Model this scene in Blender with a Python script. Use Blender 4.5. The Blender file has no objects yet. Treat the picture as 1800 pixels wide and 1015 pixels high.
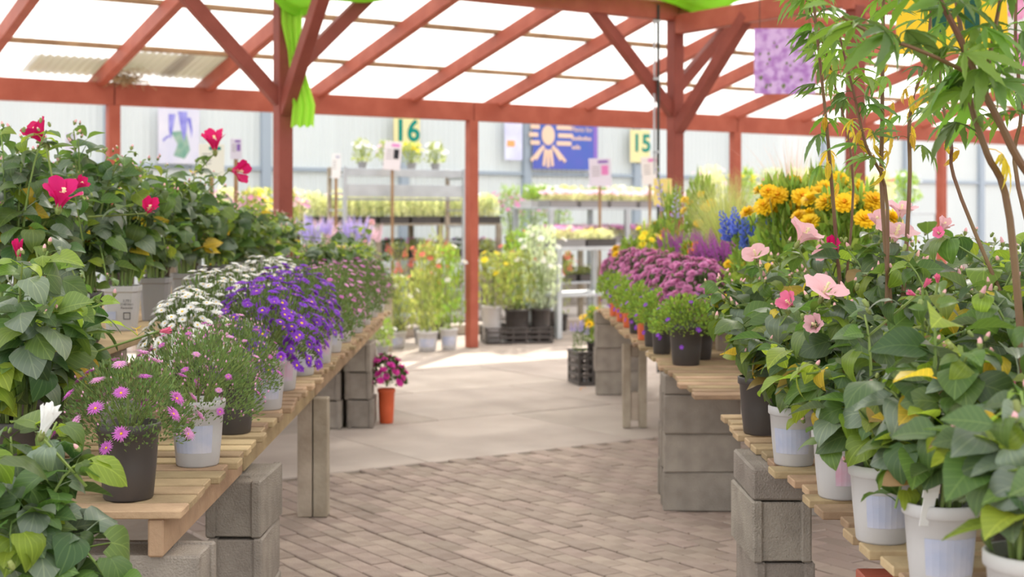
import bpy, math, random
from mathutils import Vector, Matrix
R = math.radians
scene = bpy.context.scene
COL = scene.collection
# ------------------------------------------------------------------ camera, sky, sun, exposure
F = 2500.0                      # focal length in pixels of the 1800 px wide frame
HZ = 380.0                      # image row of the horizon
EYE = 1.5
cd = bpy.data.cameras.new('camera'); cam = bpy.data.objects.new('camera', cd); COL.objects.link(cam)
cam.location = (0, 0, EYE); cam.rotation_euler = (R(90), 0, 0)
cd.sensor_width = 36.0; cd.lens = 36.0*F/1800.0
cd.shift_y = -(507.5-HZ)/1800.0
cd.clip_start = .05; cd.clip_end = 300
cd.dof.use_dof = True; cd.dof.focus_distance = 4.1; cd.dof.aperture_fstop = 3.7
scene.camera = cam
scene.cycles.max_bounces = 8; scene.cycles.diffuse_bounces = 3; scene.cycles.glossy_bounces = 2; scene.cycles.transmission_bounces = 4; scene.cycles.transparent_max_bounces = 12
w = bpy.data.worlds.new('sky'); scene.world = w; w.use_nodes = True
bgn = w.node_tree.nodes['Background']
bgn.inputs[0].default_value = (.93, .96, 1.0, 1); bgn.inputs[1].default_value = 1.5
sd = bpy.data.lights.new('sun', 'SUN'); sun = bpy.data.objects.new('sun', sd); COL.objects.link(sun)
sd.energy = 5.2; sd.color = (1, .93, .82); sd.angle = R(1.2)
sun.rotation_euler = Vector((.18, .70, .64)).to_track_quat('Z', 'Y').to_euler()
vs = scene.view_settings
vs.view_transform = 'Standard'; vs.look = 'None'; vs.gamma = 1.0; vs.use_curve_mapping = False
vs.exposure = .55
# ------------------------------------------------------------------ helpers
def at(px, py, Y):
    return Vector(((px-900)/F*Y, Y, EYE-(py-HZ)/F*Y))
def clamp(a, lo=0., hi=1.): return max(lo, min(hi, a))
_M = {}
def mat(name, col, rough=.6, spec=.3, var=0., bump=0., bscale=40., nscale=6., col2=None, trans=0., tcol=None, objvar=0., metal=0., stretch=None, isl=0., cut=None, transp=0., vein=False):
    """procedural material: base colour, noise towards col2, per-object or per-island variation, bump, leaf translucency"""
    if name in _M: return _M[name]
    m = bpy.data.materials.new(name); m.use_nodes = True; nt = m.node_tree; N = nt.nodes; L = nt.links
    b = N['Principled BSDF']; out = N['Material Output']
    b.inputs['Roughness'].default_value = rough; b.inputs['Specular IOR Level'].default_value = spec; b.inputs['Metallic'].default_value = metal
    c4 = (*col, 1); b.inputs['Base Color'].default_value = c4
    src = None
    if col2 is not None or bump:
        tc = N.new('ShaderNodeTexCoord'); mp = N.new('ShaderNodeMapping')
        if stretch: mp.inputs['Scale'].default_value = stretch
        L.new(tc.outputs['Object'], mp.inputs['Vector'])
    if col2 is not None:
        n = N.new('ShaderNodeTexNoise'); n.inputs['Scale'].default_value = nscale; n.inputs['Detail'].default_value = 5
        L.new(mp.outputs[0], n.inputs['Vector'])
        cr = N.new('ShaderNodeValToRGB'); lo, hi = cut or (.35, .65)
        cr.color_ramp.elements[0].position = lo; cr.color_ramp.elements[1].position = hi
        cr.color_ramp.elements[0].color = c4; cr.color_ramp.elements[1].color = (*col2, 1)
        L.new(n.outputs['Fac'], cr.inputs[0]); src = cr.outputs[0]
    vfac = None
    if vein:
        # midrib and side veins of a leaf blade: local x runs across the blade, y along it
        def mth(op, a, b_=None):
            q = N.new('ShaderNodeMath'); q.operation = op
            for k_, v_ in enumerate((a, b_)):
                if v_ is None: continue
                if isinstance(v_, (int, float)): q.inputs[k_].default_value = v_
                else: L.new(v_, q.inputs[k_])
            return q.outputs[0]
        t0 = N.new('ShaderNodeTexCoord'); sp_ = N.new('ShaderNodeSeparateXYZ'); L.new(t0.outputs['Object'], sp_.inputs[0])
        ax = mth('ABSOLUTE', sp_.outputs[0]); g_ = mth('ABSOLUTE', mth('SUBTRACT', mth('FRACT', mth('SUBTRACT', mth('MULTIPLY', sp_.outputs[1], 7.), mth('MULTIPLY', ax, 6.))), .5))
        side = mth('MULTIPLY', mth('MAXIMUM', mth('SUBTRACT', g_, .40), 0.), 6.); mid_ = mth('MAXIMUM', mth('SUBTRACT', 1., mth('MULTIPLY', ax, 45.)), 0.)
        vfac = mth('MINIMUM', mth('MAXIMUM', side, mid_), 1.)
        vm = N.new('ShaderNodeMix'); vm.data_type = 'RGBA'; L.new(mth('MULTIPLY', vfac, .75), vm.inputs[0]); vm.inputs[6].default_value = c4; vm.inputs[7].default_value = (min(1, col[0]*1.7+.05), min(1, col[1]*1.5+.06), min(1, col[2]*1.5+.02), 1)
        src = vm.outputs[2]
    if objvar or isl:
        if isl:
            g = N.new('ShaderNodeNewGeometry'); rnd = g.outputs['Random Per Island']
        else:
            oi = N.new('ShaderNodeObjectInfo'); rnd = oi.outputs['Random']
        a = isl or objvar
        hs = N.new('ShaderNodeHueSaturation')
        mr = N.new('ShaderNodeMapRange'); mr.inputs[3].default_value = 1-a; mr.inputs[4].default_value = 1+a*.9
        L.new(rnd, mr.inputs[0]); L.new(mr.outputs[0], hs.inputs['Value'])
        mm = N.new('ShaderNodeMath'); mm.operation = 'MULTIPLY'; mm.inputs[1].default_value = 7.31; L.new(rnd, mm.inputs[0])
        fr = N.new('ShaderNodeMath'); fr.operation = 'FRACT'; L.new(mm.outputs[0], fr.inputs[0])
        m2 = N.new('ShaderNodeMapRange'); m2.inputs[3].default_value = .5-a*.06; m2.inputs[4].default_value = .5+a*.06
        L.new(fr.outputs[0], m2.inputs[0]); L.new(m2.outputs[0], hs.inputs['Hue'])
        if src is not None: L.new(src, hs.inputs['Color'])
        else: hs.inputs['Color'].default_value = c4
        src = hs.outputs[0]
    if src is not None: L.new(src, b.inputs['Base Color'])
    if bump:
        nb = N.new('ShaderNodeTexNoise'); nb.inputs['Scale'].default_value = bscale; nb.inputs['Detail'].default_value = 4
        L.new(mp.outputs[0], nb.inputs['Vector'])
        bp = N.new('ShaderNodeBump'); bp.inputs['Strength'].default_value = bump; bp.inputs['Distance'].default_value = .03 if vein else .01
        if vein: L.new(mth('SUBTRACT', nb.outputs['Fac'], mth('MULTIPLY', vfac, .7)), bp.inputs['Height'])
        else: L.new(nb.outputs['Fac'], bp.inputs['Height']); L.new(bp.outputs[0], b.inputs['Normal'])
    last = b.outputs[0]
    if trans:
        t = N.new('ShaderNodeBsdfTranslucent')
        tc_ = tcol or tuple(min(1, x*1.6) for x in col); t.inputs[0].default_value = (*tc_, 1)
        if src is not None and tcol is None:
            g2 = N.new('ShaderNodeMix'); g2.data_type = 'RGBA'; g2.blend_type = 'MULTIPLY'; g2.inputs[0].default_value = 1
            L.new(src, g2.inputs[6]); g2.inputs[7].default_value = (1.9, 1.9, 1.3, 1); L.new(g2.outputs[2], t.inputs[0])
        mx = N.new('ShaderNodeMixShader'); mx.inputs[0].default_value = trans
        L.new(last, mx.inputs[1]); L.new(t.outputs[0], mx.inputs[2]); last = mx.outputs[0]
    if transp:
        t = N.new('ShaderNodeBsdfTransparent'); mx = N.new('ShaderNodeMixShader'); mx.inputs[0].default_value = transp
        L.new(last, mx.inputs[1]); L.new(t.outputs[0], mx.inputs[2]); last = mx.outputs[0]
    L.new(last, out.inputs[0])
    _M[name] = m
    return m
class MB:
    """collects shapes of one mesh"""
    def __init__(s): s.v = []; s.f = []; s.m = []; s.cur = 0
    def add(s, vs, fs):
        o = len(s.v); s.v += [tuple(p) for p in vs]
        for f in fs: s.f.append(tuple(i+o for i in f)); s.m.append(s.cur)
        return s
    def box(s, x0, x1, y0, y1, z0, z1, M=None):
        p = [Vector((x, y, z)) for z in (z0, z1) for y in (y0, y1) for x in (x0, x1)]
        if M is not None: p = [M @ q for q in p]
        return s.add(p, [(0, 2, 3, 1), (4, 5, 7, 6), (0, 1, 5, 4), (2, 6, 7, 3), (0, 4, 6, 2), (1, 3, 7, 5)])
    def bbox(s, x0, x1, y0, y1, z0, z1, c=.006, M=None):
        """box with chamfered edges"""
        pts = []; fs = []
        X = (x0, x1); Y = (y0, y1); Z = (z0, z1); idx = {}
        for i in (0, 1):
            for j in (0, 1):
                for k in (0, 1):
                    sx, sy, sz = (1 if i == 0 else -1), (1 if j == 0 else -1), (1 if k == 0 else -1)
                    for a in range(3):
                        d = [sx*c, sy*c, sz*c]; d[a] = 0
                        idx[i, j, k, a] = len(pts); pts.append(Vector((X[i]+d[0], Y[j]+d[1], Z[k]+d[2])))
        q = lambda l: fs.append(tuple(l))
        for i in (0, 1):
            q([idx[i, 0, 0, 0], idx[i, 1, 0, 0], idx[i, 1, 1, 0], idx[i, 0, 1, 0]][::(-1 if i == 0 else 1)])
            q([idx[0, i, 0, 1], idx[0, i, 1, 1], idx[1, i, 1, 1], idx[1, i, 0, 1]][::(-1 if i == 0 else 1)])
            q([idx[0, 0, i, 2], idx[1, 0, i, 2], idx[1, 1, i, 2], idx[0, 1, i, 2]][::(-1 if i == 0 else 1)])
        for i in (0, 1):
            for j in (0, 1):
                q([idx[0, i, j, 1], idx[1, i, j, 1], idx[1, i, j, 2], idx[0, i, j, 2]])
                q([idx[i, 0, j, 0], idx[i, 1, j, 0], idx[i, 1, j, 2], idx[i, 0, j, 2]])
                q([idx[i, j, 0, 0], idx[i, j, 1, 0], idx[i, j, 1, 1], idx[i, j, 0, 1]])
                for k in (0, 1): q([idx[i, j, k, 0], idx[i, j, k, 1], idx[i, j, k, 2]])
        if M is not None: pts = [M @ p for p in pts]
        return s.add(pts, fs)
    def tube(s, path, rad, n=6, cap=True):
        path = [Vector(p) for p in path]; k = len(path)
        if not hasattr(rad, '__len__'): rad = [rad]*k
        vs = []; fs = []
        up = Vector((.3, .2, 1)).normalized()
        for i, p in enumerate(path):
            d = (path[min(i+1, k-1)]-path[max(i-1, 0)]).normalized()
            a = d.cross(up)
            if a.length < .05: a = d.cross(Vector((1, 0, 0)))
            a.normalize(); b = d.cross(a)
            for j in range(n):
                t = 2*math.pi*j/n; vs.append(p+a*math.cos(t)*rad[i]+b*math.sin(t)*rad[i])
        for i in range(k-1):
            for j in range(n):
                fs.append((i*n+j, i*n+(j+1) % n, (i+1)*n+(j+1) % n, (i+1)*n+j))
        if cap: fs += [tuple(range(n))[::-1], tuple((k-1)*n+j for j in range(n))]
        return s.add(vs, fs)
    def lathe(s, prof, n=24, sq=0., M=None):
        """prof = [(r, z)], sq = 1 makes the section a rounded square"""
        vs = []; fs = []
        for r, z in prof:
            for j in range(n):
                t = 2*math.pi*j/n+math.pi/n; c, sn = math.cos(t), math.sin(t)
                k = 1.
                if sq: k = (1-sq)+sq*(1/((abs(c)**6+abs(sn)**6)**(1/6)))
                p = Vector((c*r*k, sn*r*k, z)); vs.append(M @ p if M is not None else p)
        for i in range(len(prof)-1):
            for j in range(n): fs.append((i*n+j, i*n+(j+1) % n, (i+1)*n+(j+1) % n, (i+1)*n+j))
        fs.append(tuple(range(n))[::-1]); fs.append(tuple((len(prof)-1)*n+j for j in range(n)))
        return s.add(vs, fs)
    def mesh(s, name, mats, smooth=False):
        me = bpy.data.meshes.new(name); me.from_pydata(s.v, [], s.f)
        if not isinstance(mats, (list, tuple)): mats = [mats]
        for m in mats: me.materials.append(m)
        if len(mats) > 1: me.polygons.foreach_set('material_index', s.m)
        if smooth: me.polygons.foreach_set('use_smooth', [True]*len(s.f))
        me.update(); return me
def ob(name, data, parent=None, loc=None, rot=None, M=None, scale=None):
    o = bpy.data.objects.new(name, data); COL.objects.link(o)
    if parent is not None: o.parent = parent
    if M is not None: o.matrix_basis = M
    else:
        if loc is not None: o.location = loc
        if rot is not None: o.rotation_euler = rot
        if scale is not None: o.scale = scale if hasattr(scale, '__len__') else (scale,)*3
    return o
def tag(o, label, cat, group=None):
    o['label'] = label; o['category'] = cat
    if group: o['group'] = group
    return o
def thing(name, label, cat, loc=(0, 0, 0), rz=0., group=None):
    return tag(ob(name, None, None, loc, (0, 0, rz)), label, cat, group)
def struct(o): o['kind'] = 'structure'; return o
def stuff(o): o['kind'] = 'stuff'; return o
def text_mesh(txt, size, m, ext=.002, align='CENTER', bold=0.):
    c = bpy.data.curves.new('lettering', 'FONT'); c.body = txt; c.size = size; c.extrude = ext; c.align_x = align; c.align_y = 'CENTER'
    c.resolution_u = 4; c.offset = bold
    tmp = bpy.data.objects.new('lettering', c); COL.objects.link(tmp); dg = bpy.context.evaluated_depsgraph_get()
    me = bpy.data.meshes.new_from_object(tmp.evaluated_get(dg)); bpy.data.objects.remove(tmp); bpy.data.curves.remove(c)
    me.materials.clear(); me.materials.append(m)
    return me
UP = Vector((0, 0, 1))
def frame(pos, d, up=UP, s=1., roll=0.):
    """matrix with local +Y along d, +Z near up"""
    y = Vector(d).normalized(); x = y.cross(up)
    if x.length < .02: x = y.cross(Vector((1, 0, 0)))
    x.normalize(); z = x.cross(y)
    if roll: q = Matrix.Rotation(roll, 3, y); x = q @ x; z = q @ z
    return Matrix(((x.x*s, y.x*s, z.x*s, pos[0]), (x.y*s, y.y*s, z.y*s, pos[1]), (x.z*s, y.z*s, z.z*s, pos[2]), (0, 0, 0, 1)))
# the building runs along U (to the right and away); V points away from the camera
U = Vector((.83, .558, 0)).normalized(); V = Vector((-U.y, U.x, 0)); TH = math.atan2(U.y, U.x)
B0 = Vector((-.5, 16.2, 0))
def bpt(t, d, z=0.): return B0+U*t-V*d+Vector((0, 0, z))
# ------------------------------------------------------------------ materials
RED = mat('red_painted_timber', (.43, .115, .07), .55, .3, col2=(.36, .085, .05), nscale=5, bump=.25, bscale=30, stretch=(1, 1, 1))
REDD = mat('dark_red_timber', (.29, .072, .05), .55, .3, col2=(.235, .055, .038), nscale=5, bump=.25, bscale=30)  # darker red than the other timber, for the front posts and braces
PURL = mat('weathered_batten', (.42, .27, .15), .75, .2, col2=(.27, .16, .085), nscale=4, bump=.3)
PALLET = mat('pallet_wood', (.52, .37, .22), .8, .15, col2=(.36, .25, .15), nscale=5, bump=.4, bscale=60, objvar=.22)
GREYWOOD = mat('grey_weathered_wood', (.47, .40, .31), .8, .15, col2=(.33, .27, .2), nscale=6, bump=.4, objvar=.15)
CONC = mat('concrete_block', (.40, .35, .295), .9, .1, col2=(.30, .26, .22), nscale=9, bump=.7, bscale=160, objvar=.12)
SLAB = mat('concrete_slab', (.55, .475, .41), .85, .15, col2=(.45, .38, .325), nscale=1.6, bump=.25, bscale=90, objvar=.07)
PAVER = mat('clay_paver', (.44, .35, .29), .85, .15, col2=(.36, .28, .23), nscale=8, bump=.35, bscale=80, objvar=.13)
PAVERI = mat('clay_paver_far', (.42, .33, .275), .85, .15, isl=.13, bump=.35, bscale=80)
SAND = mat('joint_sand', (.27, .215, .175), .95, .05, col2=(.3, .25, .2), nscale=14)
METAL = mat('galvanised_metal', (.55, .58, .60), .45, .5, metal=.35, col2=(.45, .48, .5), nscale=4)
BLACKM = mat('dark_pipe', (.03, .035, .03), .5, .4)
BLACKP = mat('black_pot_plastic', (.062, .054, .05), .42, .45, col2=(.078, .066, .06), nscale=3)
GREYP = mat('grey_pot_plastic', (.30, .285, .28), .5, .4)
WHITEP = mat('white_pot_plastic', (.64, .62, .61), .45, .4, col2=(.56, .54, .53), nscale=4, trans=.08, tcol=(.8, .78, .75))
ORANGEP = mat('orange_pot_plastic', (.75, .16, .06), .45, .4)
TERRA = mat('orange_red_pot', (.72, .13, .045), .5, .4)
SOIL = mat('potting_soil', (.07, .045, .03), .95, .05, bump=.8, bscale=90)
CARD = mat('plant_tag_white', (.86, .85, .83), .5, .3)
INK = mat('printed_ink', (.03, .03, .035), .6, .2)
BLUEI = mat('printed_blue', (.42, .46, .60), .5, .3, col2=(.60, .58, .64), nscale=9)
PINKI = mat('printed_pink', (.66, .36, .46), .5, .3, col2=(.62, .57, .64), nscale=10)
LIME = mat('lime_green_cloth', (.36, .74, .06), .7, .15, trans=.45, tcol=(.55, .95, .12), bump=.15, bscale=20)
SIGNY = mat('sign_yellow', (.86, .70, .24), .55, .3)
SIGNG = mat('sign_green', (.0, .19, .13), .55, .3)
def leafm(name, c, ov=.3, tr=.38, rough=.42, spec=.5, **k): return mat(name, c, rough, spec, trans=tr, objvar=ov, **k)
LG = [leafm('leaf_deep_green', (.062, .118, .036), bump=.6, bscale=7, vein=True), leafm('leaf_green', (.105, .18, .04), bump=.6, bscale=7, vein=True), leafm('leaf_grey_green', (.135, .185, .115), .25, .22, .38, .7, bump=.7, bscale=7, vein=True),
      leafm('leaf_lime', (.24, .33, .045), .25, .5, bump=.5, bscale=7, vein=True), leafm('leaf_yellow', (.56, .42, .05), .2, .45, bump=.5, bscale=7, vein=True), leafm('leaf_brownish', (.30, .2, .07), .25, .35)]
STEMG = mat('stem_green', (.22, .30, .08), .6, .3, objvar=.2)
STEMB = mat('stem_brown', (.15, .062, .035), .55, .35, col2=(.19, .12, .05), nscale=7)
FOLI = {}
def folm(name, c, isl=.4, tr=.35):
    FOLI[name] = mat('foliage_'+name, c, .55, .35, trans=tr, isl=isl); return FOLI[name]
folm('aster', (.145, .215, .075)); folm('bright', (.26, .38, .07)); folm('mum', (.13, .20, .08)); folm('pale', (.66, .66, .44)); folm('dark', (.08, .14, .045)); folm('olive', (.33, .37, .12)); folm('silver', (.46, .52, .42)); folm('lime', (.42, .52, .10))
def pet(name, c, tr=.3, ov=.15): return mat('petal_'+name, c, .55, .25, trans=tr, objvar=ov, tcol=tuple(min(1, x*1.15) for x in c))
P_RED = pet('magenta', (.66, .014, .15)); P_PINK = pet('light_pink', (.90, .52, .56)); P_MID = pet('mid_pink', (.85, .20, .36)); P_VIO = pet('violet', (.30, .07, .62)); P_ORCH = pet('orchid', (.62, .17, .55)); P_ORCL = pet('pale_orchid', (.78, .38, .66)); P_WHITE = pet('white', (.93, .92, .88)); P_MAUVE = pet('mauve', (.74, .30, .54)); P_GOLD = pet('golden', (.97, .64, .02), .2); P_ORNG = pet('orange', (.90, .34, .01), .2); P_BLUE = pet('blue', (.16, .24, .75)); P_LAV = pet('lavender', (.55, .47, .85)); P_SALV = pet('salvia_purple', (.48, .13, .46)); P_CORAL = pet('coral_red', (.86, .22, .18)); P_YEL = pet('yellow', (.95, .78, .04), .2); P_CER = pet('cerise', (.80, .06, .45)); P_BLSH = pet('blush', (.90, .66, .76))
C_YEL = mat('flower_disc_yellow', (.85, .55, .03), .7, .2); C_BRN = mat('flower_disc_brown', (.16, .07, .02), .8, .1)
BUDG = mat('bud_green', (.25, .30, .09), .6, .3, objvar=.2); BUDP = mat('bud_pink', (.80, .42, .42), .55, .3, objvar=.2); BUDT = mat('bud_tip_mauve', (.72, .36, .52), .6, .2, isl=.25)
# ------------------------------------------------------------------ the setting: floor
rnd = random.Random(7)
g = MB(); g.box(-45, 45, -12, 70, -.30, -.014)
floor = struct(ob('floor', g.mesh('floor', SAND))); floor['label'] = 'worn concrete slabs and clay pavers of the nursery aisle'
SL, SW = 1.62, 1.5
slab_m = []
for k in range(4):
    h = (SL-.014)/2; q = (SW-.014)/2; c = MB()
    c.bbox(-h, h, -q, q, -.06, 0, .006); slab_m.append(c.mesh('concrete_slab', SLAB))
DP = 6.25                      # the slabs end and the pavers begin at this distance from the eave
i = 0
for a in range(-9, 16):
    for b in range(-8, 4):
        t = (a+.5)*SL+(.4*SL if b % 2 else 0); d = DP-(3-b+.5)*SW
        p = bpt(t, d); 
        if p.y < 2: continue
        px = 900+F*p.x/p.y
        if not -250 < px < 2050: continue
        i += 1
        ob('concrete_slab', slab_m[i % 4], floor, (p.x, p.y, rnd.uniform(-.004, .002)), (rnd.uniform(-.002, .002), rnd.uniform(-.002, .002), TH+rnd.uniform(-.004, .004)))
PL, PW, PG = .205, .102, .006
pm = MB(); pm.bbox(-PW/2+PG/2, PW/2-PG/2, -PL/2+PG/2, PL/2-PG/2, -.05, 0, .004)
paver_mesh = pm.mesh('paver', PAVER)
cells = []
for a in range(-60, 90):
    for b in range(0, 46):
        t = (a+.5)*PW; d = DP+(b+.5)*PL+(PL/2 if a % 2 else 0)
        p = bpt(t, d)
        if p.y < 4.6: continue
        px = 900+F*p.x/p.y
        if -1.9 < p.x < 1.9 and 120 < px < 1700: cells.append((p.y if 380+F*EYE/p.y < 1040 else 99, p.x, p.y))
cells.sort(key=lambda c: (abs(c[1]) > 1.05 or c[0] > 50, c[0]))
rest = MB()
for n, (_, x, y) in enumerate(cells):
    z = rnd.uniform(-.005, .003); rz = TH+rnd.uniform(-.012, .012)
    if n < 300: ob('paver', paver_mesh, floor, (x, y, z), (rnd.uniform(-.008, .008), rnd.uniform(-.01, .01), rz))
    else: rest.bbox(-PW/2+PG/2, PW/2-PG/2, -PL/2+PG/2, PL/2-PG/2, -.05, 0, .004, Matrix.Translation((x, y, z)) @ Matrix.Rotation(rz, 4, 'Z'))
stuff(ob('pavers_beyond', rest.mesh('pavers_beyond', PAVERI), floor))
# ------------------------------------------------------------------ the setting: roof
ceiling = struct(ob('ceiling', None)); ceiling['label'] = 'white translucent corrugated roof on red rafters and brown battens'
SLP = .25; ZS = 2.75; DR = 5.6; T0, T1 = -9.0, 13.2
ang = math.atan(SLP)
def roofz(d): return ZS+SLP*d if d <= DR else ZS+SLP*DR-SLP*(d-DR)
def timber(name, p0, p1, wd, dp, m, parent, up=UP, off=0.):
    """beam of section wd x dp whose underside runs from p0 to p1"""
    p0 = Vector(p0); p1 = Vector(p1); b = MB(); b.bbox(-wd/2, wd/2, 0, (p1-p0).length, off, off+dp, .004)
    return ob(name, b.mesh(name, m), parent, M=frame(p0, p1-p0, up))
rts = [-7.7, -6.55, -5.4, -4.23, -3.13, -1.88, -.73, .42, 1.68, 2.9, 4.1, 5.3, 6.5, 7.7, 8.9, 10.1, 11.3, 12.5]
rb = MB(); rb.bbox(-.042, .042, 0, (DR+.42)/math.cos(ang), 0, .145, .004); rafter_mesh = rb.mesh('rafter', RED)
rb = MB(); rb.bbox(-.042, .042, 0, 7.6/math.cos(ang), 0, .145, .004); rafter_mesh_added = rb.mesh('rafter_added', RED)
for t in rts:
    ob('rafter', rafter_mesh, ceiling, M=frame(bpt(t, -.42, roofz(-.42)), -V+UP*SLP))
    ob('rafter', rafter_mesh_added, ceiling, M=frame(bpt(t, DR, roofz(DR)), -V-UP*SLP))  # unseen mirrored slope, added to keep the light on the near benches diffuse
bb = MB(); bb.bbox(0, (T1-T0)/6-.006, -.045, .045, 0, .042, .003); batten_mesh = bb.mesh('batten', PURL)
for j in range(13):
    d = -.46+1.1*j  # rows past the ridge lie on the added unseen slope
    for k in range(6):
        p = bpt(T0+(T1-T0)/6*k, d, roofz(d)+.15)
        ob('batten', batten_mesh, ceiling, p, (0, 0, TH+rnd.uniform(-.002, .002)))
ROOF = mat('translucent_roof_sheet', (.86, .88, .88), .35, .4, trans=.62, tcol=(.92, .93, .93), transp=.08)
ROOFOLD = mat('mossy_roof_sheet', (.30, .31, .20), .8, .2, col2=(.16, .10, .06), nscale=3, trans=.3, tcol=(.5, .45, .3))
def sheet(t0, wd, d0, d1, amp, m, lift=0., rows=1):
    vs = []; fs = []; n = 52
    for r in range(rows+1):
        d = d0+(d1-d0)*r/rows
        for j in range(n+1):
            t = t0+wd*j/n
            p = bpt(t, d, roofz(d)+.21+lift+amp*math.sin(2*math.pi*t/.076)); vs.append(p)
    for r in range(rows):
        for j in range(n): a = r*(n+1)+j; fs.append((a, a+1, a+n+2, a+n+1))
    b = MB(); b.add(vs, fs); return b.mesh('roof_sheet', m, True)
k = 0; t = T0
while t < T1:
    ob('roof_sheet', sheet(t, 1.02, -.5, DR+.04, .011, ROOF, .004*(k % 2)), ceiling)
    ob('roof_sheet', sheet(t, 1.02, DR-.04, 13.1, .011, ROOF, .004*(k % 2)), ceiling)  # sheets of the added out-of-view slope, extended to soften the sun below
    t += .98; k += 1
for (t0, wd, d0, d1, lf) in ((-4.9, .9, -.3, .22, .025), (-4.15, .75, -.2, .45, .03), (-3.55, .7, -.25, .55, .035)):
    o = ob('mossy_roof_sheet', sheet(t0, wd, d0, d1, .012, ROOFOLD, lf, 4), ceiling); o['label'] = 'brown mossy scrap of old roof sheet'
# eave beam in lengths, front beam, tie beam
def beam(name, ta, tb, d, z0, z1, wd): return timber(name, bpt(ta, d, z0), bpt(tb, d, z0), wd, z1-z0, RED, ceiling)
PT = [-8.15, -4.1, .05, 4.1, 8.15, 12.2]
for a, b in zip(PT[:-1], PT[1:]): beam('eave_beam', a+.005, b-.005, 0, 2.585, 2.80, .10)
DF = 3.15
pr = Vector((1.584, 13.8, 0)); pl = Vector((-1.85, 11.49, 0)); p3 = Vector((2.87, 11.89, 0))
for a, b in ((-4.2, 0), (0, 4.14), (4.14, 8.3)):
    timber('ridge_beam', pl+U*(a+.004)+UP*3.39, pl+U*(b-.004)+UP*3.39, .11, .17, RED, ceiling)
timber('tie_beam', pr-V*.06+UP*3.26, p3+UP*3.26, .11, .18, RED, ceiling)
timber('tie_beam', p3-U*.1+UP*3.22, p3+U*5+UP*3.22, .11, .2, RED, ceiling)
# posts, each with its braces
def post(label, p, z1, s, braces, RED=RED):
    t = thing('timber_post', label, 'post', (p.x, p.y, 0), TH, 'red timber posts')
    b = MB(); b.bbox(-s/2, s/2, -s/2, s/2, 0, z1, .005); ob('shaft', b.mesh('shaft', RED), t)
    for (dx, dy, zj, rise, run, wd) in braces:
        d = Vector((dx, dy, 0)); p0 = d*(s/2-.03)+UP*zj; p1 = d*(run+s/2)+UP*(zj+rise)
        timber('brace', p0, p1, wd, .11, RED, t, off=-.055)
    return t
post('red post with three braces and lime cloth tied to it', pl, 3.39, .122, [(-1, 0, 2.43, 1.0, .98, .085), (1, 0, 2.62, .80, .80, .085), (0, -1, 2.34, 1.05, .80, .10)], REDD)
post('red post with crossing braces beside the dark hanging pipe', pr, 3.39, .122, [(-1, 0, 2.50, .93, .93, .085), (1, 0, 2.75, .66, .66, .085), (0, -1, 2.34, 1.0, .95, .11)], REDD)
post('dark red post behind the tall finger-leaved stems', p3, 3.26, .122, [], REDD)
for t, lab in ((-4.1, 'short-looking red post under the eave with straw tuft on top'), (.05, 'slim red post standing alone at the end of the aisle'), (4.1, 'red eave post behind the ornamental grass'), (8.15, 'distant red eave post seen between the tall stems'), (12.2, 'distant red eave post at the far edge of the roof')):
    post(lab, bpt(t, 0), 2.585, .115, [])
# ------------------------------------------------------------------ the setting: far greenhouse wall
WP = Vector((-1.7, 22.0, 0))
WALLM = mat('milky_wall_sheet', (.78, .80, .79), .5, .3, col2=(.72, .75, .75), nscale=.7, trans=.35, tcol=(.9, .92, .92), objvar=.05)
MULL = mat('blue_grey_upright', (.36, .41, .47), .6, .3)
wall = struct(ob('wall_back', None, None, WP, (0, 0, TH))); wall['label'] = 'milky greenhouse wall of ribbed sheets and blue-grey uprights'
pw = 1.15
pmesh = MB(); n = 46
vs = []; fs = []
for z in (.55, 3.4):
    for j in range(n+1): vs.append((j*pw/n, .006*math.sin(j*math.pi/2), z))
for j in range(n): fs.append((j, j+1, n+2+j, n+1+j))
pmesh.add(vs, fs)
pmesh.box(0, pw, .03, .034, .55, 3.4)
pmesh = pmesh.mesh('wall_sheet', WALLM)
um = MB(); um.bbox(-.07, .07, -.10, -.0, 0, 3.45, .006); um = um.mesh('upright', MULL)
rm = MB(); rm.bbox(0, pw-.01, -.06, -.005, 2.16, 2.22, .004); rm = rm.mesh('rail', MULL)
bm_ = MB(); bm_.bbox(0, pw-.01, -.03, .03, 0, .55, .006); bm_ = bm_.mesh('plinth', CONC)
for k in range(-8, 18):
    ob('wall_sheet', pmesh, wall, (k*pw, 0, 0)); ob('rail', rm, wall, (k*pw, 0, 0)); ob('plinth', bm_, wall, (k*pw, 0, 0))
    if k % 2 == 0: ob('upright', um, wall, (k*pw, 0, 0))
# ------------------------------------------------------------------ benches
TOP = .72
def xl(Y): return -.885-.0178*(Y-4.4)
def xr(Y): return .83-.013*(Y-3.7)
def pallet(label, side, Y0, Y1, depth, group, gap=.03, over=.05, sw=.095, skew=0.):
    s = -1 if side == 'L' else 1
    e = xl if side == 'L' else xr
    t = thing('pallet_bench', label, 'bench', (e((Y0+Y1)/2), (Y0+Y1)/2, 0), skew+(.0178 if side == 'L' else .013), group)
    L = Y1-Y0; y = -L/2+sw/2+.004
    while y < L/2-sw/2:
        j = rnd.uniform(-.022, .022); b = sw+rnd.uniform(-.012, .012)
        m = MB(); m.bbox(min(s*j, s*depth), max(s*j, s*depth), y-b/2, y+b/2, TOP-.022+rnd.uniform(-.002, 0), TOP, .003)
        ob('slat', m.mesh('slat', PALLET), t)
        y += sw+gap+rnd.uniform(-.006, .006)
    inset = over if side == 'L' else .40
    for x in (inset, depth*.52, depth-.07):
        m = MB(); x0 = s*x; m.bbox(min(x0, x0+s*.042), max(x0, x0+s*.042), -L/2+.01, L/2-.01, TOP-.126, TOP-.023, .005)
        ob('stringer', m.mesh('stringer', PALLET), t)
    return t
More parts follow.
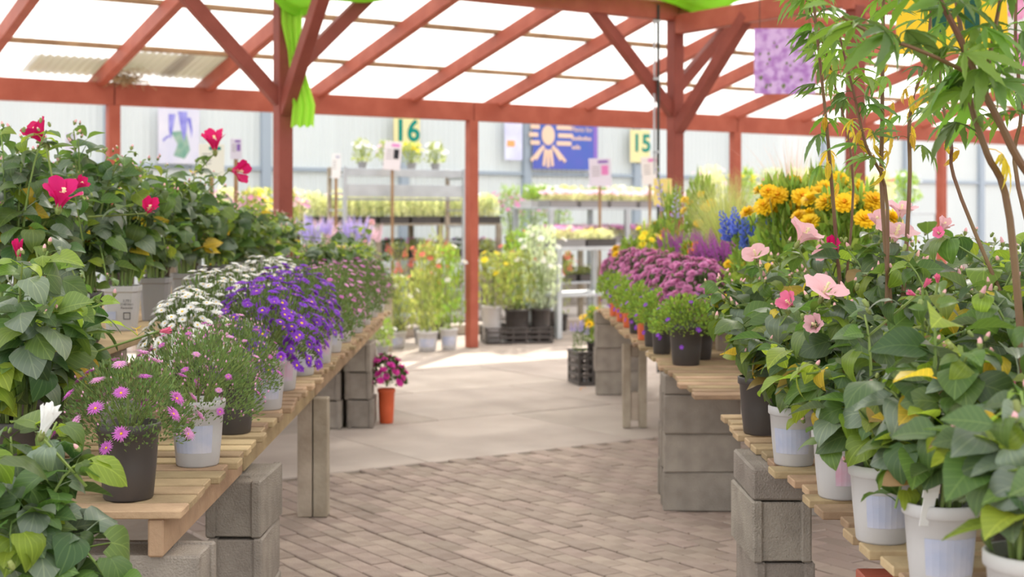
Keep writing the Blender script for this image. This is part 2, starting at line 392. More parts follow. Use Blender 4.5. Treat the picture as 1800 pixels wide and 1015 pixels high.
GPL = 'pallet benches along the aisle'
pallet('near pallet bench under the black pot of pink asters', 'L', 3.76, 5.0, 1.2, GPL, .028)
pallet('pallet bench under the violet asters', 'L', 5.03, 7.1, 1.1, GPL)
pallet('pallet bench under the white pots past the violet asters', 'L', 7.13, 9.3, 1.1, GPL)
pallet('last pallet bench before the red cerise flower pot', 'L', 9.33, 11.75, .68, GPL)
pallet('nearest slatted bench under the pink hibiscus row', 'R', 2.0, 3.42, 1.25, GPL, .05)
pallet('slatted bench with protruding slat ends under pink hibiscus', 'R', 3.46, 5.6, 1.25, GPL, .05)
pallet('slatted bench under the black pot of green trailing plant', 'R', 6.2, 8.4, 1.2, GPL)
pallet('far slatted bench under the mauve chrysanthemums', 'R', 8.44, 12.15, 1.2, GPL)
# raised plank shelves behind the front rows
def shelf(label, xa, xb, Y0, Y1, z, n):
    t = thing('plank_shelf', label, 'shelf', ((xa+xb)/2, (Y0+Y1)/2, 0), .0178 if xa < 0 else .013)
    wd = xb-xa; L = Y1-Y0
    for k in range(n):
        x0 = -wd/2+k*wd/n
        m = MB(); m.bbox(x0+.004, x0+wd/n-.004, -L/2, L/2, z-.03, z, .004); ob('plank', m.mesh('plank', PALLET), t)
    k = 0; y = -L/2+.12
    while y < L/2:
        for x in (-wd/2+.05, wd/2-.05):
            m = MB(); m.bbox(x-.04, x+.04, y-.04, y+.04, TOP if abs(x+(xa+xb)/2) < abs(xl(6))+1.0 else 0, z-.03, .004); ob('leg', m.mesh('leg', GREYWOOD), t)
        y += 1.2
    return t
TIER = .99
shelf('raised plank shelf under the red hibiscus pots', -2.45, -1.60, 4.45, 11.2, TIER, 4)
TIERR = .98
shelf('raised plank shelf under the golden flowers and grass', 1.17, 1.90, 5.75, 11.9, TIERR, 4)
# concrete blocks
BH, BL, BW = .196, .39, .19
def block_mesh():
    b = MB(); s = .034; c = .006
    b.bbox(-BL/2, BL/2, -BW/2, -BW/2+s, 0, BH, c); b.bbox(-BL/2, BL/2, BW/2-s, BW/2, 0, BH, c)
    b.bbox(-BL/2+.010, BL/2-.010, -BW/2+s-.004, BW/2-s+.004, .003, BH-.005, .004)
    return b.mesh('concrete_block', CONC)
BLK = block_mesh()
GB = 'concrete blocks holding up the benches'
def stack(x, y, where, n=3, rz=math.pi/2, cap=None, names=('bottom', 'middle', 'top')):
    nm = {3: ('lowest', 'middle', 'top')}[n] if n == 3 else tuple(str(i) for i in range(n))
    for k in range(n):
        o = ob('concrete_block', BLK, None, (x+rnd.uniform(-.012, .012), y+rnd.uniform(-.012, .012), k*(BH+.002)), (0, 0, rz+rnd.uniform(-.05, .05)))
        tag(o, '%s grey concrete block of the stack %s' % (nm[k], where), 'block', GB)
    if cap:
        b = MB(); b.bbox(-BL/2, BL/2, -BW/2, BW/2, 0, .102, .007)
        tag(ob('cap_block', b.mesh('cap_block', CONC), None, (x, y, n*(BH+.002)), (0, 0, rz)), 'half-height cap block on the stack '+where, 'block', GB)
stack(-1.03, 3.90, 'under the near corner of the left bench', rz=0)
stack(-.945, 5.06, 'under the second joint of the left bench', rz=math.pi/2)
stack(xl(10.3)-.10, 10.25, 'beside the red pot of cerise flowers', rz=math.pi/2)
stack(xl(10.3)-.31, 10.2, 'behind the stack near the cerise flower pot', rz=math.pi/2)
stack(.86, 4.72, 'under the slatted bench with protruding ends', rz=math.pi/2, cap=1)
stack(.965, 7.30, 'below the black pot of trailing green', rz=0, cap=1)
stack(.99, 7.60, 'behind the stack below the black trailing pot', rz=0)
stack(.89, 12.0, 'at the far aisle corner beside the crate', rz=0, cap=1)
stack(1.55, 3.4, 'deep under the nearest hibiscus bench', rz=0)
stack(1.6, 7.2, 'deep under the bench with the black trailing pot', rz=0)
stack(-1.75, 5.0, 'deep under the violet aster bench', rz=0)
# legs of wood
def woodleg(label, x, y, pieces, m=GREYWOOD, z1=.594):
    t = thing('bench_leg', label, 'bench leg', (x, y, 0))
    for (x0, x1, y0, y1, za, zb) in pieces:
        b = MB(); b.bbox(x0, x1, y0, y1, za, zb, .004); ob('board', b.mesh('board', m), t)
    return t
woodleg('pale doubled timber leg under the left bench', xl(7.1)-.06, 7.12, [(-.075, -.003, -.045, .045, 0, .592), (.003, .075, -.045, .045, 0, .592)])
woodleg('slim frame of two uprights and rungs under the right bench', .87, 10.1, [(-.085, -.03, -.04, .04, 0, .592), (.03, .085, -.04, .04, 0, .592), (-.03, .03, -.03, .03, .05, .25), (-.03, .03, -.03, .03, .5, .59)])
woodleg('reddish square leg below the protruding slat ends', .93, 3.62, [(-.045, .045, -.045, .045, 0, .592)], RED)
woodleg('slim wooden leg at the near end of slatted bench', .98, 3.15, [(-.03, .03, -.03, .03, 0, .592)])
woodleg('square rear leg under the near left bench', -2.0, 3.9, [(-.045, .045, -.045, .045, 0, .592)])
woodleg('rear timber leg of the far left bench', -1.58, 11.3, [(-.045, .045, -.045, .045, 0, .592)])
woodleg('rear timber leg of the far right bench', 1.8, 11.6, [(-.045, .045, -.045, .045, 0, .592)])
# ------------------------------------------------------------------ plant kit: leaves
def blade(mb, p, a0, droop, fold, ripple, prof, back=0., seed=0):
    r = random.Random(seed); ts = [q[0] for q in prof]; cols = (-1, -.5, 0, .5, 1)
    pts = []; y, z = p; ang = a0; tp = 0
    for i, (t, wd) in enumerate(prof):
        dt = t-tp; tp = t; ang -= droop*dt; y += math.cos(ang)*dt; z += math.sin(ang)*dt
        for c in cols:
            x = c*wd; yy = y; zz = z+abs(c)*wd*fold+ripple*(r.uniform(-1, 1) if abs(c) == 1 else 0)
            if back and t < .35: yy -= back*abs(c)*(1-t/.35)
            pts.append((x, yy, zz))
    n = len(prof); fs = []
    for i in range(n-1):
        for j in range(4): a = i*5+j; fs.append((a, a+1, a+6, a+5))
    mb.add(pts, fs)
HEART = [(0, .20), (.09, .335), (.2, .415), (.33, .43), (.48, .385), (.64, .295), (.8, .175), (.92, .075), (1, .006)]
OVATE = [(0, .05), (.1, .17), (.22, .265), (.36, .315), (.52, .295), (.68, .22), (.83, .125), (.93, .055), (1, .006)]
def hib_leaf(mt, shape, v):
    b = MB(); pl_ = .42+.12*(v % 3); lift = .25-.12*v % .3
    b.tube([(0, 0, 0), (0, pl_*.5, pl_*.2), (0, pl_, pl_*.28)], [.026, .02, .016], 3, False)
    dr = (.9, 1.4, .5, 1.9, 1.1)[v % 5]; a0 = (-.05, -.5, .1, -.7, -.25)[v % 5]
    blade(b, (pl_, pl_*.28), a0, dr, (.28, .1, .42, .2, -.12)[v % 5], .022, shape, .16 if shape is HEART else .03, v)
    return b.mesh('leaf', mt, True)
HL = [[hib_leaf(m, HEART if v != 2 else OVATE, v) for v in range(5)] for m in LG]
def palm_leaf(mt, v):
    b = MB(); r = random.Random(v); pl_ = .38
    b.tube([(0, 0, 0), (0, pl_*.55, pl_*.22), (0, pl_, pl_*.2)], [.017, .013, .011], 3, False)
    for a, L in ((0, 1), (.72, .86), (-.72, .86), (1.45, .5), (-1.45, .5)):
        a += r.uniform(-.1, .1); L *= r.uniform(.9, 1.08); dr = r.uniform(.3, .8)+v*.15; az = -.15-v*.2
        c, s = math.cos(a), math.sin(a); vs = []; y, z = 0., 0.; tp = 0; ang_ = az
        prof = ((0, .012), (.17, .062), (.3, .088), (.36, .112), (.48, .09), (.54, .108), (.68, .066), (.74, .078), (.88, .03), (1, .0))
        for t, wd in prof:
            dt = (t-tp)*L; tp = t; ang_ -= dr*dt; y += math.cos(ang_)*dt; z += math.sin(ang_)*dt
            for q in (-1, 0, 1):
                x = q*wd*L*.95
                vs.append((x*c+y*s, pl_+y*c-x*s, pl_*.2+z+abs(q)*wd*.5))
        fs = []
        for i in range(len(prof)-1):
            for j in (0, 1): k = i*3+j; fs.append((k, k+1, k+4, k+3))
        b.add(vs, fs)
    return b.mesh('leaf', mt, True)
PALML = leafm('leaf_star_green', (.16, .29, .045), .28, .42); PALMD = leafm('leaf_star_dark', (.11, .19, .05), .25, .3)
PLF = {'green': [palm_leaf(PALML, v) for v in range(4)], 'dark': [palm_leaf(PALMD, v) for v in range(4)], 'yellow': [palm_leaf(LG[4], v) for v in (2, 4)]}
def zframe(pos, d, s=1., roll=0.):
    q = Vector(d).normalized().to_track_quat('Z', 'Y').to_matrix().to_4x4()
    return Matrix.Translation(pos) @ q @ Matrix.Rotation(roll, 4, 'Z') @ Matrix.Scale(s, 4)
# ------------------------------------------------------------------ plant kit: flowers (unit radius, axis +Z)
def hib_flower(mt, opening, seed):
    """five broad overlapping crinkled petals of a mallow bloom; opening in radians at the petal tips"""
    b = MB(); r = random.Random(seed)
    for k in range(5):
        az = 2*math.pi*k/5+r.uniform(-.12, .12); tw = .25; vs = []; R5, C5 = 6, 6
        op = opening*r.uniform(.85, 1.15)
        for i in range(R5+1):
            t = i/R5; rad = 0; zz = 0
            a = .18+(op-.18)*t*.9
            rho = t*math.sin(a)*1.05; zz = t*math.cos(a)*1.05
            hw = .12+1.1*math.sin(min(1, t*1.05)*math.pi*.55)*.62
            if t > .9: hw *= .86
            for j in range(C5+1):
                q = j/C5*2-1; edge = (1-.16*q*q*t)
                an = az+q*hw*.95+tw*t
                rr = rho*edge+.03+.035*t*math.sin(q*6+k*2+seed)+q*.04
                vs.append((math.cos(an)*rr, math.sin(an)*rr, zz*edge+.03*math.sin(q*7+k)*t))
        fs = []
        for i in range(R5):
            for j in range(C5): a = i*(C5+1)+j; fs.append((a, a+1, a+C5+2, a+C5+1))
        b.add(vs, fs)
    return b.mesh('flower', mt, True)
def closed_bud(mt, seed, tip=1.):
    b = MB(); b.cur = 0
    b.lathe([(.02, -.9), (.34, -.6), (.44, -.2), (.42, .15), (.36, .3)], 8)
    b.cur = 1; b.lathe([(.36, .1), (.40, .35), (.33, .75), (.18, 1.05*tip), (.02, 1.2*tip)], 8)
    b.cur = 0
    for k in range(7):
        a = 2*math.pi*k/7; c, s = math.cos(a), math.sin(a)
        b.add([(c*.3, s*.3, -.55), (c*.75-.06*s, s*.75+.06*c, .1), (c*.8, s*.8, .25), (c*.75+.06*s, s*.75-.06*c, .1)], [(0, 1, 2, 3)])
    return b.mesh('bud', [BUDG, mt], True)
HF = {'red': [hib_flower(P_RED, o, i) for i, o in enumerate((.5, .58, .42))], 'pink': [hib_flower(P_PINK, o, i+5) for i, o in enumerate((.7, .95, .5))], 'mid': [hib_flower(P_MID, o, i+9) for i, o in enumerate((.5, .8, .6))]}
CLO = {'red': hib_flower(P_RED, .22, 3), 'mid': hib_flower(P_MID, .2, 4), 'pink': hib_flower(P_PINK, .22, 6)}
BUDS = [closed_bud(BUDG, 1, .7), closed_bud(BUDP, 2), closed_bud(BUDP, 3, 1.25)]
st = MB(); st.tube([(0, 0, 0), (.02, 0, .4), (.03, .02, .8)], [.05, .04, .055], 5)
for k in range(10):
    a = k*2.4; st.tube([(.02, 0, .35+.04*k), (.02+.1*math.cos(a), .1*math.sin(a), .4+.04*k)], [.012, .022], 3)
STAMEN = st.mesh('stamen', mat('stamen_cream', (.9, .78, .45), .6, .2), True)
def daisy(mt, disc, n=16, wd=.16, lift=.12, layers=1, dr=.3, seed=0, curl=0.):
    b = MB(); r = random.Random(seed)
    for L in range(layers):
        sc = 1-.22*L
        for k in range(n):
            a = 2*math.pi*(k+.5*L)/n+r.uniform(-.08, .08); c, s = math.cos(a), math.sin(a); l = sc*r.uniform(.88, 1.08); z = lift+.14*L+r.uniform(-.05, .06)
            P = lambda rad, w_, z_: (c*rad-s*w_, s*rad+c*w_, z_)
            b.add([P(.1, -wd*.35, .02), P(.1, wd*.35, .02), P(.6*l, wd, z), P(.6*l, -wd, z), P(l, wd*.25, z*.8-curl), P(l, -wd*.25, z*.8-curl)], [(0, 1, 2, 3), (3, 2, 4, 5)])
    b.cur = 1
    if dr: b.lathe([(dr, .0), (dr*.95, .10), (dr*.55, .18), (.02, .2)], 8)
    b.cur = 2; b.lathe([(.03, -.6), (.05, -.25), (.2, -.05), (.16, .03)], 6)
    return b.mesh('flower', [mt, disc, STEMG], False)
FL = {'orchid': daisy(P_ORCH, C_YEL, 18, .09, .16, 2, .16, 1), 'orchid_pale': daisy(P_ORCL, C_YEL, 16, .10, .22, 2, .14, 2), 'violet': daisy(P_VIO, C_YEL, 18, .12, .10, 2, .26, 3), 'violet2': daisy(P_VIO, C_YEL, 16, .13, .3, 2, .2, 4),
      'white': daisy(P_WHITE, C_YEL, 17, .14, .06, 2, .24, 5), 'white2': daisy(P_WHITE, C_YEL, 15, .15, .16, 2, .22, 6)}
def pompon(mt, disc, layers=5, n=13, wd=.2, seed=0, flat=1.):
    b = MB(); r = random.Random(seed)
    for L in range(layers):
        el = math.pi/2*(L/(layers-.3)); nn = max(4, int(n*math.cos(el))+2)
        for k in range(nn):
            a = 2*math.pi*(k+.37*L)/nn+r.uniform(-.1, .1); c, s = math.cos(a), math.sin(a); e = el+r.uniform(-.1, .1)
            l = (1-.12*L/layers)*r.uniform(.9, 1.08); R1, Z1 = math.cos(e)*l*.62, math.sin(e)*l*.55*flat; R2, Z2 = math.cos(e-.12)*l, math.sin(e-.05)*l*.8*flat
            P = lambda rad, w_, z_: (c*rad-s*w_, s*rad+c*w_, z_)
            b.add([P(.04, -.03, 0), P(.04, .03, 0), P(R1, wd, Z1), P(R1, -wd, Z1), P(R2, wd*.5, Z2), P(R2, -wd*.5, Z2)], [(0, 1, 2, 3), (3, 2, 4, 5)])
    b.cur = 1; b.lathe([(.2, .05), (.18, .42*flat), (.02, .5*flat)], 6)
    b.cur = 2; b.lathe([(.03, -.8), (.05, -.25), (.25, -.03), (.2, .04)], 6)
    return b.mesh('flower', [mt, disc, STEMG], False)
FL['mauve'] = pompon(P_MAUVE, P_MAUVE, 5, 14, .13, 1, .8); FL['gold'] = pompon(P_GOLD, P_ORNG, 5, 12, .22, 2); FL['orange'] = pompon(P_ORNG, P_ORNG, 5, 12, .22, 3); FL['cerise'] = pompon(P_CER, P_CER, 4, 12, .2, 4, .6)
FL['golddaisy'] = daisy(P_GOLD, C_BRN, 12, .2, .1, 2, .26, 8); FL['yellow'] = daisy(P_YEL, C_YEL, 8, .26, .1, 2, .2, 9)
def open5(mt, c, seed=0, n=5):
    b = MB()
    for k in range(n):
        a = 2*math.pi*k/n; ca, sa = math.cos(a), math.sin(a); P = lambda rad, w_, z_: (ca*rad-sa*w_, sa*rad+ca*w_, z_)
        b.add([P(.0, 0, -.1), P(.45, .42, .16), P(.95, .36, .2), P(1.0, 0, .14), P(.95, -.36, .2), P(.45, -.42, .16)], [(0, 1, 2, 3), (0, 3, 4, 5)])
    b.cur = 1; b.lathe([(.14, -.05), (.12, .1), (.02, .16)], 6)
    return b.mesh('flower', [mt, c], False)
FL['lobelia'] = open5(P_VIO, C_YEL); FL['pinkopen'] = open5(P_ORCL, C_YEL); FL['blush'] = open5(P_BLSH, C_YEL); FL['coral'] = open5(P_CORAL, C_YEL); FL['whiteopen'] = open5(P_WHITE, C_YEL); FL['rose'] = open5(P_MAUVE, C_YEL); FL['lavopen'] = open5(P_LAV, C_YEL); FL['yellowopen'] = open5(P_YEL, C_YEL)
def spike(mt, n=40, r0=.10, stem_mat=STEMG, seed=0, low=.35):
    """unit-high flower spike: a stem with whorls of small florets"""
    b = MB(); r = random.Random(seed); b.cur = 1; b.tube([(0, 0, 0), (.01, 0, .5), (0, .01, 1)], [.014, .011, .006], 4); b.cur = 0
    for i in range(n):
        z = low+(1-low)*i/n; a = i*2.4; rr = r0*(1-.75*(z-low)/(1-low))*r.uniform(.7, 1.2); c, s = math.cos(a), math.sin(a); w_ = rr*.5
        b.add([(c*.01, s*.01, z), (c*rr-s*w_, s*rr+c*w_, z+rr*.2), (c*rr*1.4, s*rr*1.4, z+rr*.7), (c*rr+s*w_, s*rr-c*w_, z+rr*.2), (c*rr*.9, s*rr*.9, z+rr*.9)], [(0, 1, 4), (1, 2, 4), (2, 3, 4), (3, 0, 4)])
    return b.mesh('flower_spike', [mt, stem_mat], False)
SPK = {'lav': spike(P_LAV), 'salvia': spike(P_SALV, 44), 'blue': spike(P_BLUE, 34, .15), 'coral': spike(P_CORAL, 16, .12, low=.55), 'white': spike(P_BLSH, 40, .1), 'purple': spike(P_LAV, 26, .09, low=.5), 'pale': spike(pet('cream_green', (.72, .76, .42)), 36, .09, low=.2), 'viol': spike(P_LAV, 20, .07, low=.35)}
# ------------------------------------------------------------------ plant kit: joined foliage nobody could count
_FC = {}
def foliage(kind, n, ll, lw, seed, shape='mound', grass=False):
    """unit mound (radius 1, height 1) of small leaves on thin stems; leaf length ll and width lw in unit space"""
    key = (kind, n, ll, lw, seed, shape)
    if key in _FC: return _FC[key]
    r = random.Random(seed*13+n); b = MB()
    for i in range(n):
        a = r.uniform(0, 6.283)
        if shape == 'mound':
            cp = r.uniform(-.22, 1); sp = math.sqrt(max(0, 1-cp*cp)); k = r.uniform(.45, 1)**.45
            p = Vector((sp*math.cos(a)*k, sp*math.sin(a)*k, cp*k)); d = (p+UP*.5+Vector((r.uniform(-.6, .6), r.uniform(-.6, .6), r.uniform(-.5, .5)))).normalized()
        elif shape == 'column':
            z = r.random()**.8; k = math.sqrt(r.random())*(1-.5*z)*(.5+.5*min(1, z*4))
            p = Vector((k*math.cos(a), k*math.sin(a), z)); d = (Vector((p.x, p.y, .25))+Vector((r.uniform(-.5, .5), r.uniform(-.5, .5), r.uniform(-.4, .5)))).normalized()
        l = ll*r.uniform(.7, 1.3); s = d.cross(Vector((r.uniform(-1, 1), r.uniform(-1, 1), r.uniform(-.3, 1)))).normalized()*lw; nrm = d.cross(s)
        q = p+d*l*.5+nrm*.25
        b.add([p, q+s, p+d*l-nrm*.3, q-s], [(0, 1, 2), (0, 2, 3)])
    b.cur = 1
    for i in range(26 if shape == 'mound' else 14):
        a = r.uniform(0, 6.283); k = r.uniform(.3, .9) if shape == 'mound' else r.uniform(.1, .4)
        t = Vector((k*math.cos(a), k*math.sin(a), r.uniform(.3, .9)))
        b.tube([(t.x*.15, t.y*.15, -.15 if shape == 'mound' else 0), (t.x*.5, t.y*.5, t.z*.5), t], [.014, .011, .007], 3, False)
    _FC[key] = b.mesh('foliage', [FOLI[kind], STEMG]); return _FC[key]
def budcloud(n, s, seed):
    key = ('buds', n, s, seed)
    if key in _FC: return _FC[key]
    r = random.Random(seed); b = MB()
    for i in range(n):
        a = r.uniform(0, 6.283); cp = r.uniform(-.1, 1); sp = math.sqrt(1-cp*cp); k = r.uniform(.92, 1.08); p = Vector((sp*math.cos(a)*k, sp*math.sin(a)*k, cp*k)); d = (p+UP).normalized()
        M = zframe(p, d, s); b.add([M @ Vector(q) for q in ((0, 0, -.8), (.6, 0, 0), (0, .6, 0), (-.6, 0, 0), (0, -.6, 0), (0, 0, 1))], [(0, 2, 1), (0, 3, 2), (0, 4, 3), (0, 1, 4), (1, 2, 5), (2, 3, 5), (3, 4, 5), (4, 1, 5)])
    _FC[key] = b.mesh('buds', BUDT); return _FC[key]
def blades(n, seed, m, lean=.35, wd=.006, up=1.):
    r = random.Random(seed); b = MB()
    for i in range(n):
        a = r.uniform(0, 6.283); k = r.uniform(0, .1); L = r.uniform(.55, 1); le = r.uniform(.05, lean); c, s = math.cos(a), math.sin(a); vs = []
        for j in range(5):
            t = j/4; rad = k+le*t*t*L*1.4; z = L*t*(1-.25*le*t); ww = wd*(1-t*.9)
            vs += [(c*rad-s*ww, s*rad+c*ww, z), (c*rad+s*ww, s*rad-c*ww, z)]
        b.add(vs, [(2*j, 2*j+1, 2*j+3, 2*j+2) for j in range(4)])
    return b.mesh('blades', m)
# ------------------------------------------------------------------ plant kit: pots
_PM = {}
POTM = {'black': BLACKP, 'white': WHITEP, 'grey': GREYP, 'orange': ORANGEP, 'terra': TERRA}
def pot(root, kind, rt=.083, h=.205, sq=0., pr=None, rng=random, face=-math.pi/2, taper=.80):
    key = (kind, rt, h, sq, taper)
    if key not in _PM:
        b = MB(); rb_ = rt*taper
        b.lathe([(rb_*.94, 0), (rb_, .006), (rb_+(rt-rb_)*.5, h*.45), (rt*.965, h-.03), (rt*1.0, h-.028), (rt*1.045, h-.024), (rt*1.045, h-.002), (rt*1.02, h), (rt*.96, h), (rt*.94, h-.03)], 24, sq)
        _PM[key] = b.mesh('pot', POTM[kind], not sq)
        s = MB(); s.lathe([(rt*.93, h-.04), (rt*.93, h-.026), (rt*.5, h-.018), (.01, h-.016)], 16, sq); _PM[key+('s',)] = s.mesh('soil', SOIL)
    o = ob('pot', _PM[key], root, rot=(0, 0, 0 if not sq else .1)); ob('soil', _PM[key+('s',)], root, rot=(0, 0, 0 if not sq else .1))
    if pr:
        b = MB(); n = 8; vs = []
        for zz in (h*.22, h*.64):
            t_ = zz/h; r_ = rt*(taper+(1-taper)*t_)*1.006+.001
            for j in range(n+1): a = face-.85+1.7*j/n; vs.append((math.cos(a)*r_, math.sin(a)*r_, zz))
        b.add(vs, [(j, j+1, n+2+j, n+1+j) for j in range(n)])
        ob('pot_print', b.mesh('pot_print', pr), o)
    return h-.02
def card(root, p, rz, tilt=.15, m=CARD, s=1.):
    b = MB(); b.bbox(-.012*s, .012*s, -.0008, .0008, 0, .085*s, .0006); b.bbox(-.016*s, .016*s, -.0012, .0008, .05*s, .10*s, .0008)
    ob('plant_tag', b.mesh('plant_tag', m), root, p, (tilt, .1, rz))
# ------------------------------------------------------------------ plant kit: whole plants
def pick(r, wts):
    x = r.random()*sum(wts)
    for i, w_ in enumerate(wts):
        x -= w_
        if x <= 0: return i
    return len(wts)-1
MIXD = (.30, .34, .25, .09, .012, .008); MIXY = (.18, .36, .24, .17, .03, .02)
def bez(a, b, c, t): return a*(1-t)**2+b*2*t*(1-t)+c*t*t
def hibiscus(label, x, y, z, potk, height, spread, ns, nl, ls=.085, mix=MIXD, flowers=(), seed=1, lean=(0, 0), arch=.2, buds=2, pr=None, sq=0., rt=.083, h=.205, group=None, tagp=None, budk=(0, 1, 1)):
    r = random.Random(seed*101+3); nl = int(nl*1.45+.5); ls *= 1.15
    T = thing('hibiscus_plant', label, 'potted plant', (x, y, z), 0, group)
    zs = pot(T, potk, rt, h, sq, pr, r, -math.pi/2+r.uniform(-.5, .5))
    tips = []
    for k in range(ns):
        a = 2.399*k+r.uniform(-.3, .3); rad = spread*math.sqrt((k+.6)/ns)*r.uniform(.8, 1.12); down = r.random() < arch
        b0 = Vector((math.cos(a)*rt*.45, math.sin(a)*rt*.45, zs-.01))
        tipz = zs+height*r.uniform(.72, 1.02)*(1-.35*(rad/spread)**2)
        if down: tipz = zs+height*r.uniform(-.1, .4); rad *= 1.15
        tip = Vector((math.cos(a)*rad+lean[0], math.sin(a)*rad+lean[1], tipz))
        mid = Vector((tip.x*.35, tip.y*.35, zs+max(height*.62, (tipz-zs)*.75)))
        sb = MB(); path = [bez(b0, mid, tip, t/7) for t in range(8)]; sb.tube(path, [.0055*(1-.07*t) for t in range(8)], 5, False)
        ob('stem', sb.mesh('stem', STEMG), T); tips.append((tip, (path[-1]-path[-2]).normalized()))
        for i in range(nl):
            t = .12+.88*(i+r.uniform(.1, .9))/nl; p = bez(b0, mid, tip, t); az = 2.399*i+k+r.uniform(-.6, .6)
            # leaves lean to the outside, where the light is
            o_ = Vector((p.x-lean[0]*.5, p.y-lean[1]*.5, 0)); o_ = o_/max(o_.length, .05)
            d = Vector((math.cos(az), math.sin(az), r.uniform(-.15, .55)))+o_*.55
            s = ls*r.uniform(.62, 1.28)*(1 if t < .85 else .62)
            cm = pick(r, mix); 
            if t > .88 and cm in (0, 2): cm = 1 if r.random() < .5 else 3
            if t < .5 and r.random() < .035: cm = 4
            ob('leaf', HL[cm][r.randrange(5)], T, M=frame(p, d, UP+Vector((r.uniform(-.5, .5), r.uniform(-.75, .25), 0)), s, r.uniform(-.5, .5)))
        for q in range(buds if not down else 1):
            p = tip+Vector((r.uniform(-.03, .03), r.uniform(-.03, .03), r.uniform(0, .035)))
            ob('bud', BUDS[budk[r.randrange(len(budk))]], T, M=zframe(p, Vector((r.uniform(-.7, .7), r.uniform(-.7, .7), 1)), r.uniform(.009, .015)))
    base = Vector((x, y, z))
    for (px, py, Y, kind, var, size, dr) in flowers:
        wp = at(px, py, Y)-base; near = min(tips, key=lambda q: (q[0]-wp).length)[0]
        d = Vector(dr).normalized(); c = wp-d*size*.5
        me = CLO[kind] if var == 'c' else HF[kind][var]
        f = ob('flower', me, T, M=zframe(c, d, size, r.uniform(0, 6)))
        if var != 'c': ob('stamen', STAMEN, f)
        b = MB(); b.tube([bez(near-UP*.06, (near+c)/2-UP*.03, c, t/5) for t in range(6)], .0035, 4, False); ob('stem', b.mesh('stem', STEMG), T)
        ob('calyx', BUDS[0], T, M=zframe(c+d*size*.02, d, size*.24))
        for q in range(3):
            a = r.uniform(0, 6.28); p = near*.3+c*.7-UP*.01
            ob('leaf', HL[pick(r, mix)][r.randrange(5)], T, M=frame(p, Vector((math.cos(a), math.sin(a), r.uniform(-.2, .4))), UP, ls*r.uniform(.6, .95)))
    if tagp: card(T, (tagp[0], tagp[1], zs-.02), tagp[2], m=tagp[3] if len(tagp) > 3 else CARD, s=1.2)
    return T
def mound(name, label, x, y, z, potk, Rr, H, fk, fl, nfl, fs, n=1300, ll=.13, lw=.022, buds=0, seed=1, rt=.083, h=.205, pr=None, lo=-.05, group=None, sq=0., lift=.0, jit=.08, tagp=None, fl2=None, cut=None, rz=None, upb=.6):
    """potted plant with a dome of small foliage and single flowers over it"""
    r = random.Random(seed*77+5)
    T = thing(name, label, 'potted plant', (x, y, z), 0, group)
    zs = pot(T, potk, rt, h, sq, pr, r, -math.pi/2+r.uniform(-.4, .6)); zc = zs+lift+.01
    stuff(ob('foliage', foliage(fk, n, ll, lw, seed % 3), T, (0, 0, zc), (0, 0, r.uniform(0, 6)), scale=(Rr*.97, Rr*.97, H*.97)))
    if buds: stuff(ob('buds', budcloud(buds, .028, seed % 2), T, (0, 0, zc), (0, 0, r.uniform(0, 6)), scale=(Rr, Rr, H)))
    for i in range(nfl):
        cp = lo+(1-lo)*(1-(i+.5)/nfl); sp = math.sqrt(max(0, 1-cp*cp)); a = 2.399*i+r.uniform(-.35, .35); k = r.uniform(1-jit*.4, 1+jit)
        p = Vector((sp*math.cos(a)*Rr*k, sp*math.sin(a)*Rr*k, zc+cp*H*k)); d = Vector((sp*math.cos(a), sp*math.sin(a), cp+upb))+Vector((r.uniform(-.35, .35), r.uniform(-.35, .35), 0))
        me = fl2 if (fl2 is not None and r.random() < .4) else fl
        ob('flower', me, T, M=zframe(p, d, fs*r.uniform(.8, 1.15), r.uniform(0, 6)))
    if tagp: card(T, (tagp[0], tagp[1], zs-.02), tagp[2], m=tagp[3] if len(tagp) > 3 else CARD, s=1.2)
    return T
def clump(name, label, x, y, z, potk, Rr, H, fk, nf=1100, ll=.2, lw=.035, spikes=None, ns=0, sh=.3, shp='column', flw=None, nfl=0, fs=.02, seed=1, rt=.083, h=.205, group=None, pr=None, top=.55, fcol=None):
    """upright potted plant: a column of leaves with flower spikes or flowers on stalks"""
    r = random.Random(seed*31+2)
    T = thing(name, label, 'potted plant', (x, y, z), 0, group)
    zs = pot(T, potk, rt, h, 0., pr, r)
    stuff(ob('foliage', foliage(fk, nf, ll, lw, seed % 3, shp), T, (0, 0, zs), (0, 0, r.uniform(0, 6)), scale=(Rr, Rr, H)))
    for i in range(ns):
        a = 2.399*i; k = Rr*.75*math.sqrt((i+.5)/ns); p = Vector((math.cos(a)*k, math.sin(a)*k, zs+H*r.uniform(.35, .7)))
        ob('flower_spike', spikes, T, M=zframe(p, Vector((math.cos(a)*k*.9, math.sin(a)*k*.9, .28)), sh*r.uniform(.75, 1.15), r.uniform(0, 6)))
    for i in range(nfl):
        a = 2.399*i+r.uniform(-.3, .3); k = Rr*1.05*math.sqrt((i+.5)/nfl); zz = zs+H*(top+(1.08-top)*r.random()*(1-.3*(k/Rr)**2)); p = Vector((math.cos(a)*k, math.sin(a)*k, zz))
        f = ob('flower', flw, T, M=zframe(p, Vector((math.cos(a)*.5, math.sin(a)*.5-.35, .8)), fs*r.uniform(.8, 1.2), r.uniform(0, 6)))
        b = MB(); b.tube([(p.x*.4, p.y*.4, zs+H*.3), (p.x*.75, p.y*.75, zs+(zz-zs)*.7), p], [.003, .0025, .002], 3, False); ob('stalk', b.mesh('stalk', STEMG), T)
    return T
